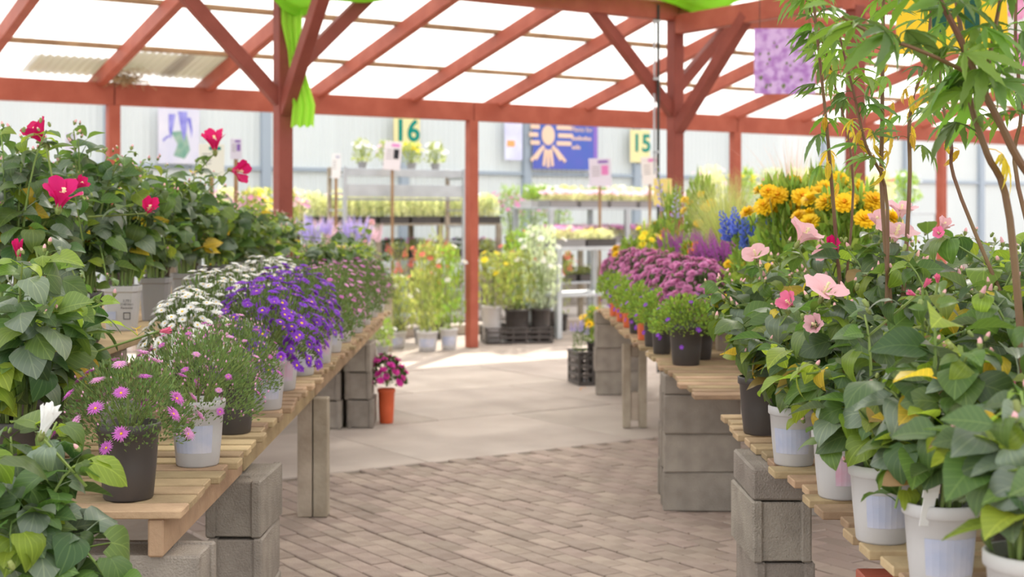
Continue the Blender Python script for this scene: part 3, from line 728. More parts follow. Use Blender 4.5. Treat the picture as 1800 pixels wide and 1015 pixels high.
# ------------------------------------------------------------------ left bench, front row
CLO['white'] = hib_flower(P_WHITE, .24, 12)
G1 = 'asters in pots along the left bench edge'
def X1(Y): return xl(Y)-.09
mound('aster_plant', 'shaggy orchid-pink aster in a black pot at the bench corner', -1.06, 3.93, TOP, 'black', .178, .19, 'aster', FL['orchid'], 30, .024, 3000, .10, .017, 40, 1, .085, .21, lo=-.25, group=G1, fl2=FL['orchid_pale'])
mound('aster_plant', 'mostly green aster with pink buds in a white pot', X1(4.45)-.01, 4.46, TOP, 'white', .205, .235, 'aster', FL['orchid'], 34, .014, 3600, .085, .0135, 130, 2, .083, .205, BLUEI, lo=-.1, group=G1, fl2=FL['orchid_pale'])
tg = thing('plant_pot', 'bare grey pot tucked between the two nearest asters', 'pot', (-1.20, 4.40, TOP)); pot(tg, 'grey', .075, .2)
mound('aster_plant', 'pink-budded aster in a dark pot beside violet asters', X1(5.1)-.02, 5.12, TOP, 'black', .18, .22, 'aster', FL['orchid'], 30, .014, 3000, .09, .015, 110, 3, .083, .205, lo=0, group=G1, fl2=FL['orchid_pale'])
mound('aster_plant', 'large violet aster mound spilling over a white pot', X1(5.75), 5.75, TOP, 'white', .215, .27, 'aster', FL['violet'], 175, .024, 1300, .12, .02, 0, 4, .083, .205, BLUEI, lo=-.3, lift=.05, group=G1, fl2=FL['violet2'])
mound('aster_plant', 'violet aster just behind the largest violet mound', X1(6.35)-.03, 6.38, TOP, 'white', .205, .29, 'aster', FL['violet'], 150, .024, 1300, .12, .02, 0, 5, .083, .205, PINKI, lo=-.25, lift=.05, group=G1, fl2=FL['violet2'])
mound('aster_plant', 'last violet aster before the sparse pink asters', X1(6.95)-.02, 6.98, TOP, 'white', .19, .27, 'aster', FL['violet'], 125, .023, 1200, .12, .02, 0, 6, .083, .205, BLUEI, lo=-.2, lift=.05, group=G1, fl2=FL['violet2'])
names = ['first', 'second', 'third', 'fourth', 'fifth', 'sixth', 'seventh', 'eighth', 'ninth', 'tenth', 'eleventh', 'twelfth']
for i, (Y, n) in enumerate(((7.55, 34), (8.15, 44), (8.8, 40), (9.5, 36), (10.2, 30), (10.95, 22))):
    mound('aster_plant', '%s sparse pink aster in a white pot past the violets' % names[i], X1(Y)-.005*(i % 3), Y, TOP, 'white', .20, .33-.015*i, 'aster', FL['orchid_pale'], n, .019, 3000, .09, .0145, 70, 7+i, .083, .205, BLUEI if i % 2 else PINKI, lo=.05, group=G1, fl2=FL['orchid'])
clump('foliage_plant', 'small leafy plant in the last white pot of the bench', X1(11.5), 11.5, TOP, 'white', .1, .22, 'bright', 300, .2, .05, seed=3, pr=BLUEI, group=G1)
# second row: white asters
G2 = 'white asters behind the violet ones'
for i, (x, Y, Rr, H, lab) in enumerate(((-1.235, 5.42, .165, .24, 'nearest white aster dome beside the pink-budded plants'), (-1.27, 5.95, .175, .30, 'fullest white aster dome behind the violet mound'), (-1.30, 6.6, .17, .29, 'white aster between the full dome and farther white ones'), (-1.29, 7.3, .17, .31, 'white aster further along beside the pink aster row'), (-1.31, 8.0, .16, .29, 'farthest white aster of the row'))):
    mound('aster_plant', lab, x, Y, TOP, 'grey' if i % 2 else 'black', Rr, H, 'aster', FL['white'], 150, .0215, 1100, .12, .02, 0, 20+i, lo=-.1, lift=.055, group=G2, fl2=FL['white2'])
for i, Y in enumerate((8.7,)):
    mound('aster_plant', 'green pink-tipped aster past the white domes', -1.35-.01*i, Y, TOP, 'black', .18, .33, 'aster', FL['orchid'], 26, .018, 3000, .09, .0145, 60, 30+i, lo=.1)
# ------------------------------------------------------------------ left hibiscus
for i, (x, Y, hh) in enumerate(((-1.37, 9.4, .46), (-1.34, 10.15, .46), (-1.33, 10.9, .44), (-1.30, 11.5, .36))):
    hibiscus(('first', 'second', 'third', 'last')[i]+' leafy hibiscus behind the sparse pink asters', x, Y, TOP, 'black', hh+.04, .30, 10, 10, .08, MIXY, [(652, 392, 11.3, 'pink', 2, .06, (.5, -.7, .3))] if i == 2 else [], 80+i, (.04, 0), .15, 2, group='leafy hibiscus at the far end of the left bench', budk=(1, 2, 0))
GH = 'red hibiscus plants behind the asters'
hibiscus('drooping leafy hibiscus with a folded white bloom at bench end', -1.16, 3.32, .396, 'black', .52, .23, 15, 13, .092, (.18, .36, .36, .10, .0, .0), [(82, 742, 3.32, 'white', 'c', .082, (.45, -.3, 1))], 1, (.0, -.02), .4, 1, group=GH)
for k in range(2):
    o = ob('concrete_block', BLK, None, (-1.17, 3.32, k*(BH+.002)), (0, 0, .05)); tag(o, ('lower', 'upper')[k]+' concrete block under the drooping hibiscus in the corner', 'block', GB)
hibiscus('hibiscus in a dark pot at the near corner of left bench', -1.40, 4.02, TOP, 'black', .52, .27, 13, 12, .088, (.22, .38, .24, .15, .01, .0), [(32, 440, 4.2, 'red', 'c', .062, (.05, -.4, 1))], 2, (.03, .0), .35, 2, group=GH)
hibiscus('yellowing leggy hibiscus leaning over the pink asters', -1.50, 4.55, TOP, 'black', .48, .22, 12, 12, .08, (.20, .34, .20, .18, .06, .02), [(288, 582, 4.45, 'mid', 'c', .045, (1, -.3, .15))], 3, (.06, .02), .4, 2, group=GH)
def Xt(Y): return -1.735-.0178*(Y-6)
hibiscus('tallest hibiscus with a red bloom against the wall', -1.80, 5.1, TIER, 'black', .74, .29, 14, 12, .08, MIXD, [(68, 235, 5.15, 'red', 0, .10, (-.5, -.35, .9)), (108, 345, 4.95, 'red', 1, .115, (.35, -.5, .9)), (140, 325, 5.1, 'red', 2, .06, (.8, -.3, .6))], 4, (0, 0), .2, 3, group=GH)
hibiscus('bushy hibiscus beside the printed white square pot', Xt(5.7), 5.72, TIER, 'black', .76, .27, 14, 12, .08, MIXD, [(262, 366, 5.5, 'red', 2, .08, (.4, -.7, .5))], 5, (0, 0), .25, 3, group=GH, budk=(0, 1, 2))
H6 = hibiscus('hibiscus in the printed white square pot', Xt(6.35), 6.35, TIER, 'white', .68, .27, 12, 12, .08, MIXD, [], 6, (0, 0), .05, 3, group=GH, sq=1., rt=.078, h=.20)
hibiscus('hibiscus in the taller grey square pot with a stuck tag', Xt(6.95)+.01, 6.95, TIER, 'grey', .64, .26, 12, 12, .08, MIXD, [], 7, (0, 0), .12, 2, group=GH, sq=1., rt=.074, h=.21)
hibiscus('hibiscus with two red blooms in the second grey pot', Xt(7.6)+.02, 7.6, TIER, 'grey', .62, .26, 12, 12, .08, MIXD, [(376, 250, 7.45, 'red', 0, .125, (0, -.5, .9)), (418, 300, 7.5, 'red', 1, .11, (.8, -.5, -.1))], 8, (0, 0), .12, 2, group=GH, sq=1., rt=.074)
hibiscus('hibiscus in the wide dark round pot behind white asters', Xt(8.45), 8.45, TIER, 'black', .52, .26, 11, 12, .078, MIXD, [], 9, (0, 0), .12, 2, group=GH, rt=.088, h=.215)
for i, (Y, hh) in enumerate(((8.98, .46), (9.45, .44), (9.92, .42), (10.4, .40), (10.9, .37))):
    hibiscus('%s pale-budded hibiscus in the line of white pots' % names[i], Xt(Y), Y, TIER, 'white', hh, .25, 9, 11, .078, MIXY, [(640+40*(i % 2), 425, 10.9, 'pink', 'c', .045, (.6, -.5, .2))] if i == 4 else [], 10+i, (0, 0), .2, 3, group='pale-budded hibiscus in white pots', budk=(1, 2, 0))
for i, (Y, hh, lab) in enumerate(((5.6, .74, 'left hibiscus of the back row nearest the frame edge'), (6.4, .76, 'back-row hibiscus with pale buds above the square pots'), (7.2, .66, 'back-row hibiscus behind the grey square pots'), (8.0, .56, 'back-row hibiscus under the lime cloth post'), (8.9, .50, 'back-row hibiscus behind the dark round pot'), (9.8, .46, 'back-row hibiscus behind the first white pots'), (10.8, .40, 'back-row hibiscus near the far end of shelf'))):
    hibiscus(lab, -2.16-.015*i, Y, TIER, 'black', hh, .27, 12, 11, .08, MIXD if i < 4 else MIXY, [], 30+i, (0, 0), .1, 3, group=GH, budk=(0, 1, 2))
# print on the square white pot
tp = [c for c in H6.children if c.name.startswith('pot')][0]
sm = MB(); sm.bbox(-.012, .012, -.0006, .0006, -.02, .02, .0004)
for j, (tx, zz, sz) in enumerate((('3.79 l', .135, .016), ('(3.68 liter)', .120, .013), ('Perennial', .104, .014))):
    o = ob('pot_lettering', text_mesh(tx, sz, INK, .0003), tp, (.034, -.0795+.012*(zz-.2)*-1-.002, zz), (R(83), 0, 0))
b = MB()
for (x0, x1, z0, z1) in ((.018, .048, .05, .053), (.018, .048, .078, .081), (.018, .021, .053, .078), (.045, .048, .053, .078)): b.box(x0, x1, -.0735, -.0725, z0, z1)
ob('pot_print_frame', b.mesh('pot_print_frame', INK), tp, (0, -.0015, 0), (R(-2), 0, 0))
b = MB(); b.box(-.06, -.015, -.0742, -.073, .05, .085); ob('pot_print', b.mesh('pot_print', BLUEI), tp, (0, -.0015, 0), (R(-2), 0, 0))
# ------------------------------------------------------------------ right bench, near hibiscus
GP = 'pink hibiscus plants on the right bench'
MR = (.20, .36, .24, .16, .025, .015)
def X2(Y): return xr(Y)+.085
hibiscus('nearest hibiscus in a grey-rimmed pot at the frame corner', X2(2.5)-.01, 2.50, TOP, 'white', .40, .21, 10, 11, .08, MR, [], 50, (.05, 0), .3, 2, BLUEI, group=GP, rt=.086, h=.19)
hibiscus('hibiscus in a white pot printed blue beside the nearest one', X2(2.95)-.03, 2.97, TOP, 'white', .44, .21, 11, 11, .078, MR, [(1762, 690, 2.95, 'mid', 1, .045, (-.2, -1, .2))], 51, (.05, .02), .3, 2, BLUEI, group=GP, rt=.076, h=.185, tagp=(-.05, -.06, .3))
hibiscus('hibiscus in a white pot with an upright pink tag', X2(3.4)-.03, 3.42, TOP, 'white', .44, .22, 11, 12, .076, MR, [(1628, 500, 3.45, 'mid', 'c', .032, (.3, -.6, .6)), (1648, 492, 3.47, 'mid', 'c', .03, (-.2, -.6, .7)), (1604, 517, 3.43, 'mid', 'c', .03, (-.7, -.5, .3))], 52, (.03, .02), .35, 2, BLUEI, group=GP, rt=.076, h=.185, tagp=(.05, -.07, -.3, PINKI))
hibiscus('hibiscus in the small white pot behind slat ends', X2(3.95), 3.95, TOP, 'white', .44, .22, 11, 12, .076, MR, [(1452, 508, 3.85, 'pink', 1, .075, (.3, -.5, .9)), (1432, 572, 3.85, 'pink', 2, .06, (-.4, -.8, .3))], 53, (.01, .02), .4, 2, PINKI, group=GP, rt=.076, h=.185, budk=(1, 2, 0))
hibiscus('trailing hibiscus in the white pot above concrete blocks', X2(4.45)-.02, 4.47, TOP, 'white', .46, .24, 12, 12, .076, MR, [(1386, 532, 4.25, 'mid', 2, .055, (-.6, -.6, .5)), (1475, 683, 4.2, 'pink', 'c', .026, (.2, -.6, .8)), (1414, 412, 4.55, 'pink', 0, .085, (.5, -.4, .9))], 54, (0, 0), .5, 2, BLUEI, group=GP, rt=.076, h=.185, budk=(1, 2, 0))
hibiscus('pink-budded hibiscus in a dark pot at the bench gap', X2(5.1), 5.1, TOP, 'black', .46, .25, 12, 12, .072, MR, [(1328, 446, 4.95, 'pink', 1, .06, (-.3, -.5, .8))], 55, (-.02, 0), .3, 3, group=GP, budk=(1, 2))
for i, (x, Y, hh, fls, lab) in enumerate(((1.24, 2.75, .50, [], 'inner hibiscus right behind the nearest pot'), (1.24, 3.3, .54, [], 'inner hibiscus with large dark round leaves'),
        (1.23, 3.85, .58, [(1658, 398, 4.1, 'pink', 2, .05, (.3, -.5, .7)), (1650, 410, 4.0, 'mid', 2, .03, (-.3, -.7, .2))], 'inner hibiscus with half-open pale pink bloom'),
        (1.22, 4.4, .60, [(1545, 390, 4.5, 'pink', 2, .065, (-.3, -.4, .9)), (1585, 370, 4.6, 'pink', 0, .07, (.1, -.3, 1)), (1576, 408, 4.4, 'pink', 1, .085, (.2, -.4, .9))], 'inner hibiscus carrying three pale pink blooms'),
        (1.21, 4.95, .58, [(1458, 432, 4.75, 'red', 2, .06, (.3, -.8, .3)), (1448, 448, 4.7, 'pink', 2, .06, (-.6, -.6, .2))], 'inner hibiscus with a deep red and pink bloom'),
        (1.18, 5.5, .52, [], 'inner hibiscus before the golden flowers'))):
    hibiscus(lab, x, Y, TOP, 'black', hh, .26, 12, 12, .08, (.24, .34, .28, .12, .012, .008), fls, 60+i, (0, 0), .15, 2, group=GP, budk=(0, 1, 2))
for i, (Y, lab) in enumerate(((3.1, 'back hibiscus at the right frame edge'), (3.9, 'back hibiscus behind the pale pink blooms'), (4.7, 'back hibiscus beside the dark red post'), (5.4, 'back hibiscus farthest along the slatted bench'))):
    hibiscus(lab, 1.66, Y, TOP, 'black', .60, .28, 10, 10, .085, (.28, .34, .28, .08, .012, .008), [], 70+i, (0, 0), .1, 2, group=GP)
# tall finger-leaved hibiscus
GS = 'tall finger-leaved hibiscus'
def tallstar(label, x, y, stems, seed, nl=26, ls=.11, ylow=.25, yellow=.3, kinds=('green', 'green', 'dark')):
    r = random.Random(seed); T = thing('star_hibiscus', label, 'potted plant', (x, y, TOP), 0, GS); zs = pot(T, 'black', .09, .215); base = Vector((x, y, TOP))
    for j, (pts, rad, root) in enumerate(stems):
        P = [at(*p)-base for p in pts]
        if root: P = [Vector((.03*math.cos(j*2.4), .03*math.sin(j*2.4), zs-.01))]+P
        path = []
        for i in range(len(P)-1):
            a, b_ = P[i], P[i+1]; pa = P[i-1] if i else a; pb = P[i+2] if i+2 < len(P) else b_
            for s in range(5):
                t = s/5; path.append(.5*((2*a)+(b_-pa)*t+(2*pa-5*a+4*b_-pb)*t*t+(3*a-pa-3*b_+pb)*t**3))
        path.append(P[-1]); n = len(path)
        m = MB(); m.tube(path, [rad*(1-.5*i/n) for i in range(n)], 7); ob('stem', m.mesh('stem', STEMB), T)
        for i in range(nl):
            f = ylow+(1-ylow)*(i+r.random())/nl if root else (i+r.random())/nl
            q = min(n-2, int(f*(n-1))); p = path[q].lerp(path[q+1], f*(n-1)-q)
            az = 2.399*i+r.uniform(-.5, .5); d = Vector((math.cos(az), math.sin(az), r.uniform(-.2, .6)))
            low = f < ylow+(1-ylow)*yellow and root
            k = 'yellow' if (low and r.random() < .5) else kinds[r.randrange(len(kinds))]
            if k == 'yellow': d.z -= .7
            ob('leaf', PLF[k][r.randrange(len(PLF[k]))], T, M=frame(p, d, UP+Vector((r.uniform(-.4, .4), r.uniform(-.8, .2), 0)), ls*r.uniform(.65, 1.2)*(.72 if k == 'yellow' else 1), r.uniform(-.4, .4)))
    return T
tallstar('tall finger-leaved hibiscus in front of the lilac flower board', 1.085, 4.70, [([(1470, 420, 4.75), (1452, 210, 4.72), (1430, 0, 4.7), (1424, -90, 4.7)], .0075, True), ([(1500, 330, 4.8), (1462, 130, 4.85), (1440, 60, 4.9), (1405, -30, 4.9)], .005, True)], 1, 30, .105, .36)
tallstar('tall finger-leaved hibiscus with hanging yellow leaves', 1.10, 4.13, [([(1552, 372, 4.3), (1551, 180, 4.3), (1553, 0, 4.3), (1553, -90, 4.3)], .008, True), ([(1560, 365, 4.25), (1522, 255, 4.2), (1500, 160, 4.2), (1470, 40, 4.2)], .006, True), ([(1598, 350, 4.35), (1600, 200, 4.4), (1630, 90, 4.45), (1640, -60, 4.5)], .0075, True)], 2, 24, .105, .36, .45)
tallstar('nearest tall finger-leaved hibiscus with thick brown stem', 1.10, 3.03, [([(1845, 420, 3.05), (1780, 262, 3.05), (1724, 150, 3.05), (1684, 60, 3.05), (1648, -10, 3.05), (1630, -80, 3.05)], .0105, True), ([(1722, 150, 3.05), (1700, 128, 3.05), (1615, 88, 3.0), (1540, 62, 3.0), (1480, 30, 3.0)], .0055, False), ([(1730, 152, 3.06), (1745, 70, 3.1), (1758, 0, 3.1), (1765, -80, 3.1)], .006, False), ([(1775, 385, 3.2), (1735, 270, 3.2), (1706, 180, 3.22), (1690, 60, 3.25), (1672, -60, 3.3)], .0095, True)], 3, 13, .13, .4, .1, ('green', 'green', 'dark'))
tallstar('tall finger-leaved hibiscus at the right frame edge', 1.44, 3.6, [([(1790, 330, 3.9), (1795, 200, 3.9), (1785, 60, 3.9), (1790, -80, 3.9)], .007, True), ([(1690, 350, 3.9), (1672, 250, 3.9), (1655, 170, 3.95), (1650, 100, 4.0)], .006, True)], 4, 13, .11, .45, .3)
# ------------------------------------------------------------------ right bench, far flowers
GL = 'trailing plants at the far right bench edge'
for i, (Y, pk, rt, lab) in enumerate(((7.45, 'black', .088, 'bright green trailing plant in the large black pot'), (8.05, 'black', .06, 'trailing violet-flowered plant next to the large black pot'), (8.5, 'black', .06, 'trailing plant between black pot and first orange pot'), (8.95, 'orange', .055, 'trailing plant in the first orange pot'), (9.45, 'black', .06, 'trailing plant between the two orange pots'), (9.95, 'orange', .055, 'trailing plant in the second orange pot'), (10.5, 'orange', .055, 'trailing plant in the third orange pot'), (11.1, 'orange', .055, 'trailing plant in the farthest orange pot'))):
    mound('trailing_plant', lab, xr(Y)+(.13 if i == 0 else .075), Y, TOP, pk, .19 if i == 0 else .155, .17, 'bright', FL['lobelia'], 16 if i == 0 else 22, .014, 1500, .13, .035, 0, 40+i, rt, .21, lo=-.55, group=GL, lift=.0)
GM = 'mauve chrysanthemums on the far right bench'
for i, (Y, lab) in enumerate(((7.75, 'nearest mauve chrysanthemum above the large black pot'), (8.55, 'second mauve chrysanthemum dome'), (9.35, 'third mauve chrysanthemum dome'), (10.2, 'fourth mauve chrysanthemum dome'), (11.1, 'fifth mauve chrysanthemum dome'), (11.9, 'farthest mauve chrysanthemum above the concrete blocks'))):
    mound('chrysanthemum_plant', lab, xr(Y)+.24, Y, TOP, 'black', .20, .24, 'mum', FL['mauve'], 130, .029, 900, .16, .04, 0, 50+i, .083, .205, lo=.0, group=GM, lift=.09, jit=.1)
GG = 'tall flowers on the raised right shelf'
for i, (x, Y, H, n, lab) in enumerate(((1.25, 8.15, .24, 22, 'nearest purple salvia clump under the grass'), (1.27, 8.95, .25, 22, 'purple salvia between the chrysanthemums and grass'), (1.25, 9.8, .25, 20, 'farther purple salvia beside orange flowers'), (1.27, 10.7, .25, 18, 'farthest purple salvia clump'))):
    clump('salvia_plant', lab, x, Y, TIERR-.03+.03, 'black', .16, H*.75, 'dark', 500, .22, .04, SPK['salvia'], n, .2, seed=i, rt=.07, h=.13, group=GG)
for i, (x, Y, H, n, kk, lab) in enumerate(((.98, 11.65, .38, 14, 'gold', 'golden flower plant above the far mauve chrysanthemums'), (1.22, 11.5, .34, 12, 'orange', 'orange flower plant at the far end of shelf'), (1.22, 9.4, .22, 9, 'orange', 'low orange flower plant among the purple salvia'), (1.25, 7.55, .2, 9, 'gold', 'low golden flower plant before the blue spikes'), (1.36, 10.2, .62, 16, 'gold', 'tall golden flowers beside the ornamental grass tips'))):
    clump('golden_flower_plant', lab, x, Y, TIERR if x > 1.1 else TOP, 'black', .15, H, 'bright', 700, .22, .045, flw=FL[kk], nfl=n, fs=.034, seed=i, rt=.07, h=.14 if x > 1.1 else .205, group=GG)
for i, (x, Y, H, n, lab) in enumerate(((1.32, 6.75, .50, 22, 'big golden double flowers in front of the blue spikes'), (1.50, 6.35, .46, 18, 'golden double flowers nearest the dark red post'), (1.62, 7.2, .54, 18, 'golden double flowers behind the blue spikes'))):
    clump('golden_flower_plant', lab, x, Y, TIERR, 'black', .21, H, 'bright', 900, .22, .05, flw=FL['gold'], nfl=n, fs=.047, seed=10+i, rt=.083, h=.17, group=GG, top=.72)
clump('delphinium_plant', 'blue flower spikes beside the big golden flowers', 1.20, 7.05, TIERR, 'black', .14, .36, 'bright', 600, .22, .05, SPK['blue'], 12, .24, seed=4, rt=.07, h=.15, group=GG)
clump('delphinium_plant', 'tall lilac flower spike in front of the red post', 1.19, 10.55, TIERR, 'black', .10, .55, 'bright', 300, .22, .05, SPK['viol'], 3, .5, seed=5, rt=.07, h=.15, group=GG)
GRS = mat('grass_blade', (.46, .50, .20), .6, .2, isl=.3, trans=.35)
for i, (x, Y, s, lab) in enumerate(((1.30, 8.55, .72, 'fine ornamental grass in front of the golden flowers'), (1.38, 9.25, .72, 'second fine ornamental grass behind the first'), (1.62, 8.2, .78, 'airy ornamental grass with pinkish plumes'))):
    T = thing('ornamental_grass', lab, 'potted plant', (x, Y, TIERR), 0, GG); z = pot(T, 'black', .083, .16)
    stuff(ob('blades', blades(700, i+1, GRS, .5, .0035), T, (0, 0, z-.02), scale=s))
    PLM = mat('grass_plume', (.72, .52, .50), .7, .1, isl=.2, trans=.3)
    if i == 2: stuff(ob('plumes', blades(160, 9, PLM, .45, .006), T, (0, 0, z+.25), scale=.62))
clump('yellow_bloom_plant', 'bright yellow blooms at the foot of the braced red post', 1.02, 10.9, TIERR-.26, 'black', .10, .55, 'lime', 300, .2, .05, flw=FL['yellow'], nfl=16, fs=.035, seed=7, rt=.07, h=.15, group=GG)
# ------------------------------------------------------------------ on the aisle floor
mound('cerise_flower_plant', 'cerise flowers in an orange-red pot on the aisle floor', -.91, 10.3, 0, 'terra', .14, .18, 'dark', FL['cerise'], 34, .032, 500, .22, .06, 0, 3, .062, .25, lo=-.1, lift=.07)
def crate(label, x, y, z, w_, d_, h_, rz=0., m=BLACKP, rows=4):
    T = thing('plastic_crate', label, 'crate', (x, y, z), rz)
    for nm, x0, x1, y0, y1 in (('side', -w_/2, w_/2, -d_/2, -d_/2+.012), ('side', -w_/2, w_/2, d_/2-.012, d_/2), ('side', -w_/2, -w_/2+.012, -d_/2+.012, d_/2-.012), ('side', w_/2-.012, w_/2, -d_/2+.012, d_/2-.012)):
        b = MB()
        for k in range(rows): b.bbox(x0, x1, y0, y1, h_*k/rows, h_*(k+.42)/rows, .003)
        b.bbox(x0-.004, x1+.004, y0-.004, y1+.004, h_*.92, h_, .003)
        lx, ly = x1-x0, y1-y0; n = 5
        for k in range(n+1):
            if lx > ly: c = x0+(lx-.02)*k/n; b.box(c, c+.02, y0+.002, y1-.002, 0, h_)
            else: c = y0+(ly-.02)*k/n; b.box(x0+.002, x1-.002, c, c+.02, 0, h_)
        ob(nm, b.mesh(nm, m), T)
    b = MB(); b.box(-w_/2+.01, w_/2-.01, -d_/2+.01, d_/2-.01, .004, .016); ob('base', b.mesh('base', m), T)
    return T
crate('black lattice crate on the floor by the far blocks', .71, 12.75, 0, .34, .34, .30, .25)
clump('golden_flower_plant', 'yellow daisies standing in the black crate by the blocks', .745, 12.72, .02, 'black', .13, .30, 'bright', 400, .22, .05, flw=FL['golddaisy'], nfl=15, fs=.045, seed=21, rt=.075, h=.36)
clump('lavender_plant', 'small lavender standing in the front of the crate', .60, 12.66, .02, 'black', .08, .22, 'aster', 260, .2, .03, SPK['purple'], 6, .22, seed=22, rt=.04, h=.26)
# ------------------------------------------------------------------ garden area behind the aisle
def pxY(px, Y): return Vector(((px-900)/F*Y, Y, 0))
def rack(name, label, cat, px, Y, L, dep, zs, m, legs=3, brace=False, top=None, board=.03, planks=3, group=None):
    p = pxY(px, Y); T = thing(name, label, cat, p, TH, group); H = top or max(zs)
    for z in zs:
        for k in range(planks):
            b = MB(); y0 = dep*k/planks; b.bbox(0, L, y0+.006, y0+dep/planks-.006, z-board, z, .004); ob('plank', b.mesh('plank', m), T)
    for i in range(legs):
        x = .04+(L-.08)*i/(legs-1)
        for y in (.03, dep-.03):
            b = MB(); b.bbox(x-.035, x+.035, y-.03 - (.02 if y < .1 else 0), y+.03 - (.02 if y < .1 else 0), 0, H-(.031 if not top else 0), .004); ob('leg', b.mesh('leg', m), T)
        if brace and i < legs-1:
            x2 = .04+(L-.08)*(i+1)/(legs-1); xm = (x+x2)/2
            for (xa, za, xb, zb) in ((x+.03, .35, xm, .85), (x2-.03, .35, xm, .85)):
                timber('brace', (xa, -.03, za), (xb, -.03, zb), .03, .06, m, T, off=-.03)
    return T
RK = {}
def on(T, s, y, z): q = T.matrix_basis if False else Matrix.Translation(T.location) @ Matrix.Rotation(TH, 4, 'Z'); return q @ Vector((s, y, z))
def tray(label, T, s, y, z, fk, H, fl=None, nf=0, fs=.02, sp=None, nsp=0, seed=0, wd=.46, dp=.28, group='flats of bedding plants on the display racks', tm=BLACKP, n=380, sh=.22):
    p = on(T, s, y, z); r = random.Random(seed*9+1); t = thing('plant_tray', label, 'plant tray', p, TH, group)
    b = MB(); th = .095
    for (x0, x1, y0, y1) in ((-wd/2, wd/2, -dp/2, -dp/2+.01), (-wd/2, wd/2, dp/2-.01, dp/2), (-wd/2, -wd/2+.01, -dp/2, dp/2), (wd/2-.01, wd/2, -dp/2, dp/2)): b.bbox(x0, x1, y0, y1, 0, th, .002)
    b.box(-wd/2+.01, wd/2-.01, -dp/2+.01, dp/2-.01, 0, .008); b.bbox(-wd/2-.008, wd/2+.008, -dp/2-.008, -dp/2+.012, th-.012, th, .002)
    ob('flat', b.mesh('flat', tm), t)
    b = MB(); b.box(-wd/2+.012, wd/2-.012, -dp/2+.012, dp/2-.012, .012, th-.015); ob('soil', b.mesh('soil', SOIL), t)
    for k in range(6):
        x = -wd/2+wd*(k % 3+.5)/3; yy = -dp/2+dp*(k//3+.5)/2
        stuff(ob('foliage', foliage(fk, n//2, .26, .06, k % 3, 'column'), t, (x, yy, th-.02), (0, 0, r.uniform(0, 6)), scale=(wd/5.0, wd/5.0, H*r.uniform(.85, 1.15))))
    for k in range(nf):
        ob('flower', fl, t, M=zframe((r.uniform(-wd/2, wd/2), r.uniform(-dp/2-.03, dp/2), th+H*r.uniform(.7, 1.1)), (r.uniform(-.4, .4), -.5, 1), fs*r.uniform(.8, 1.2), r.uniform(0, 6)))
    for k in range(nsp):
        ob('flower_spike', sp, t, M=zframe((r.uniform(-wd/2, wd/2), r.uniform(-dp/2, dp/2), th+H*.3), (r.uniform(-.25, .25), r.uniform(-.25, .1), 1), sh*r.uniform(.8, 1.2), r.uniform(0, 6)))
    return t
ORD = ['first', 'second', 'third', 'fourth', 'fifth', 'sixth', 'seventh', 'eighth']
RA = rack('display_rack', 'weathered wooden display rack with diagonal braces behind the cart', 'rack', 545, 18.6, 3.0, .85, [.92, 1.40], GREYWOOD, 4, True)
for i in range(6):
    tray('%s from left, flat of pale spiky seedlings on the braced rack top' % ORD[i], RA, .28+.5*i, .17, 1.40, 'pale', .28, None, 0, .02, SPK['pale'], 20, i, n=460)
    tray('%s from left, flat on the back edge of the braced rack top' % ORD[i], RA, .28+.5*i, .60, 1.40, 'pale' if i % 2 else 'bright', .30, FL[('blush', 'pinkopen', 'whiteopen')[i % 3]], 16, .036, seed=20+i)
    tray('%s from left, flat on the lower shelf of the braced rack' % ORD[i], RA, .28+.5*i, .20, .92, ('dark', 'olive')[i % 2], .16, FL[('rose', 'lavopen', 'pinkopen')[i % 3]], 9, .03, seed=40+i)
RB = rack('display_rack', 'grey display rack of pink and white flats under the 15 sign', 'rack', 965, 19.2, 2.7, .9, [.60, 1.12, 1.62], METAL, 3, False)
for i in range(5):
    tray('%s from left, flat of blush flowers on the top of the grey rack' % ORD[i], RB, .28+.52*i, .18, 1.62, 'pale', .12, FL['blush'], 55, .042, seed=60+i, tm=GREYP)
    tray('%s from left, flat behind the blush flowers on the grey rack' % ORD[i], RB, .28+.52*i, .62, 1.62, ('bright', 'pale')[i % 2], .20, FL[('whiteopen', 'yellowopen', 'blush')[i % 3]], 14, .03, seed=80+i, tm=WHITEP)
    tray('%s from left, flat of pink flowers on the middle of grey rack' % ORD[i], RB, .28+.52*i, .2, 1.12, 'pale', .14, FL[('pinkopen', 'blush')[i % 2]], 50, .042, seed=100+i, tm=GREYP)
    tray('%s from left, low green flat on the bottom of the grey rack' % ORD[i], RB, .28+.52*i, .2, .60, 'olive', .12, FL['whiteopen'], 5, .025, seed=120+i)
RC = rack('display_rack', 'low wooden rack of cosmos between the braced and grey racks', 'rack', 892, 20.4, 1.35, .7, [.55, 1.05], GREYWOOD, 2, False)
for i in range(3):
    p = on(RC, .25+.42*i, .3, 1.05)
    clump('cosmos_plant', ('left', 'middle', 'right')[i]+' pink cosmos on the low wooden rack', p.x, p.y, 1.05, 'black', .26, .72, 'bright', 520, .14, .02, flw=FL[('rose', 'pinkopen')[i % 2]], nfl=22, fs=.042, seed=i, h=.16, group='cosmos on the low rack', top=.45)
    tray('%s from left, flat below the cosmos' % ORD[i], RC, .25+.42*i, .2, .55, 'olive', .25, FL['coral'], 8, .03, seed=140+i, wd=.38)
RD = rack('display_table', 'low wooden table of lavender spikes before the braced rack', 'table', 545, 15.2, 1.0, .7, [.80], GREYWOOD, 2)
for i in range(4):
    p = on(RD, .15+.24*i, .2+.22*(i % 2), .80)
    clump('lavender_plant', '%s from left, pale lavender clump on the low table' % ORD[i], p.x, p.y, .80, 'black', .16, .42, 'silver', 420, .2, .03, SPK[('lav', 'white')[i % 2]], 16, .30, seed=i, h=.15, rt=.07, group='lavender on the low table')
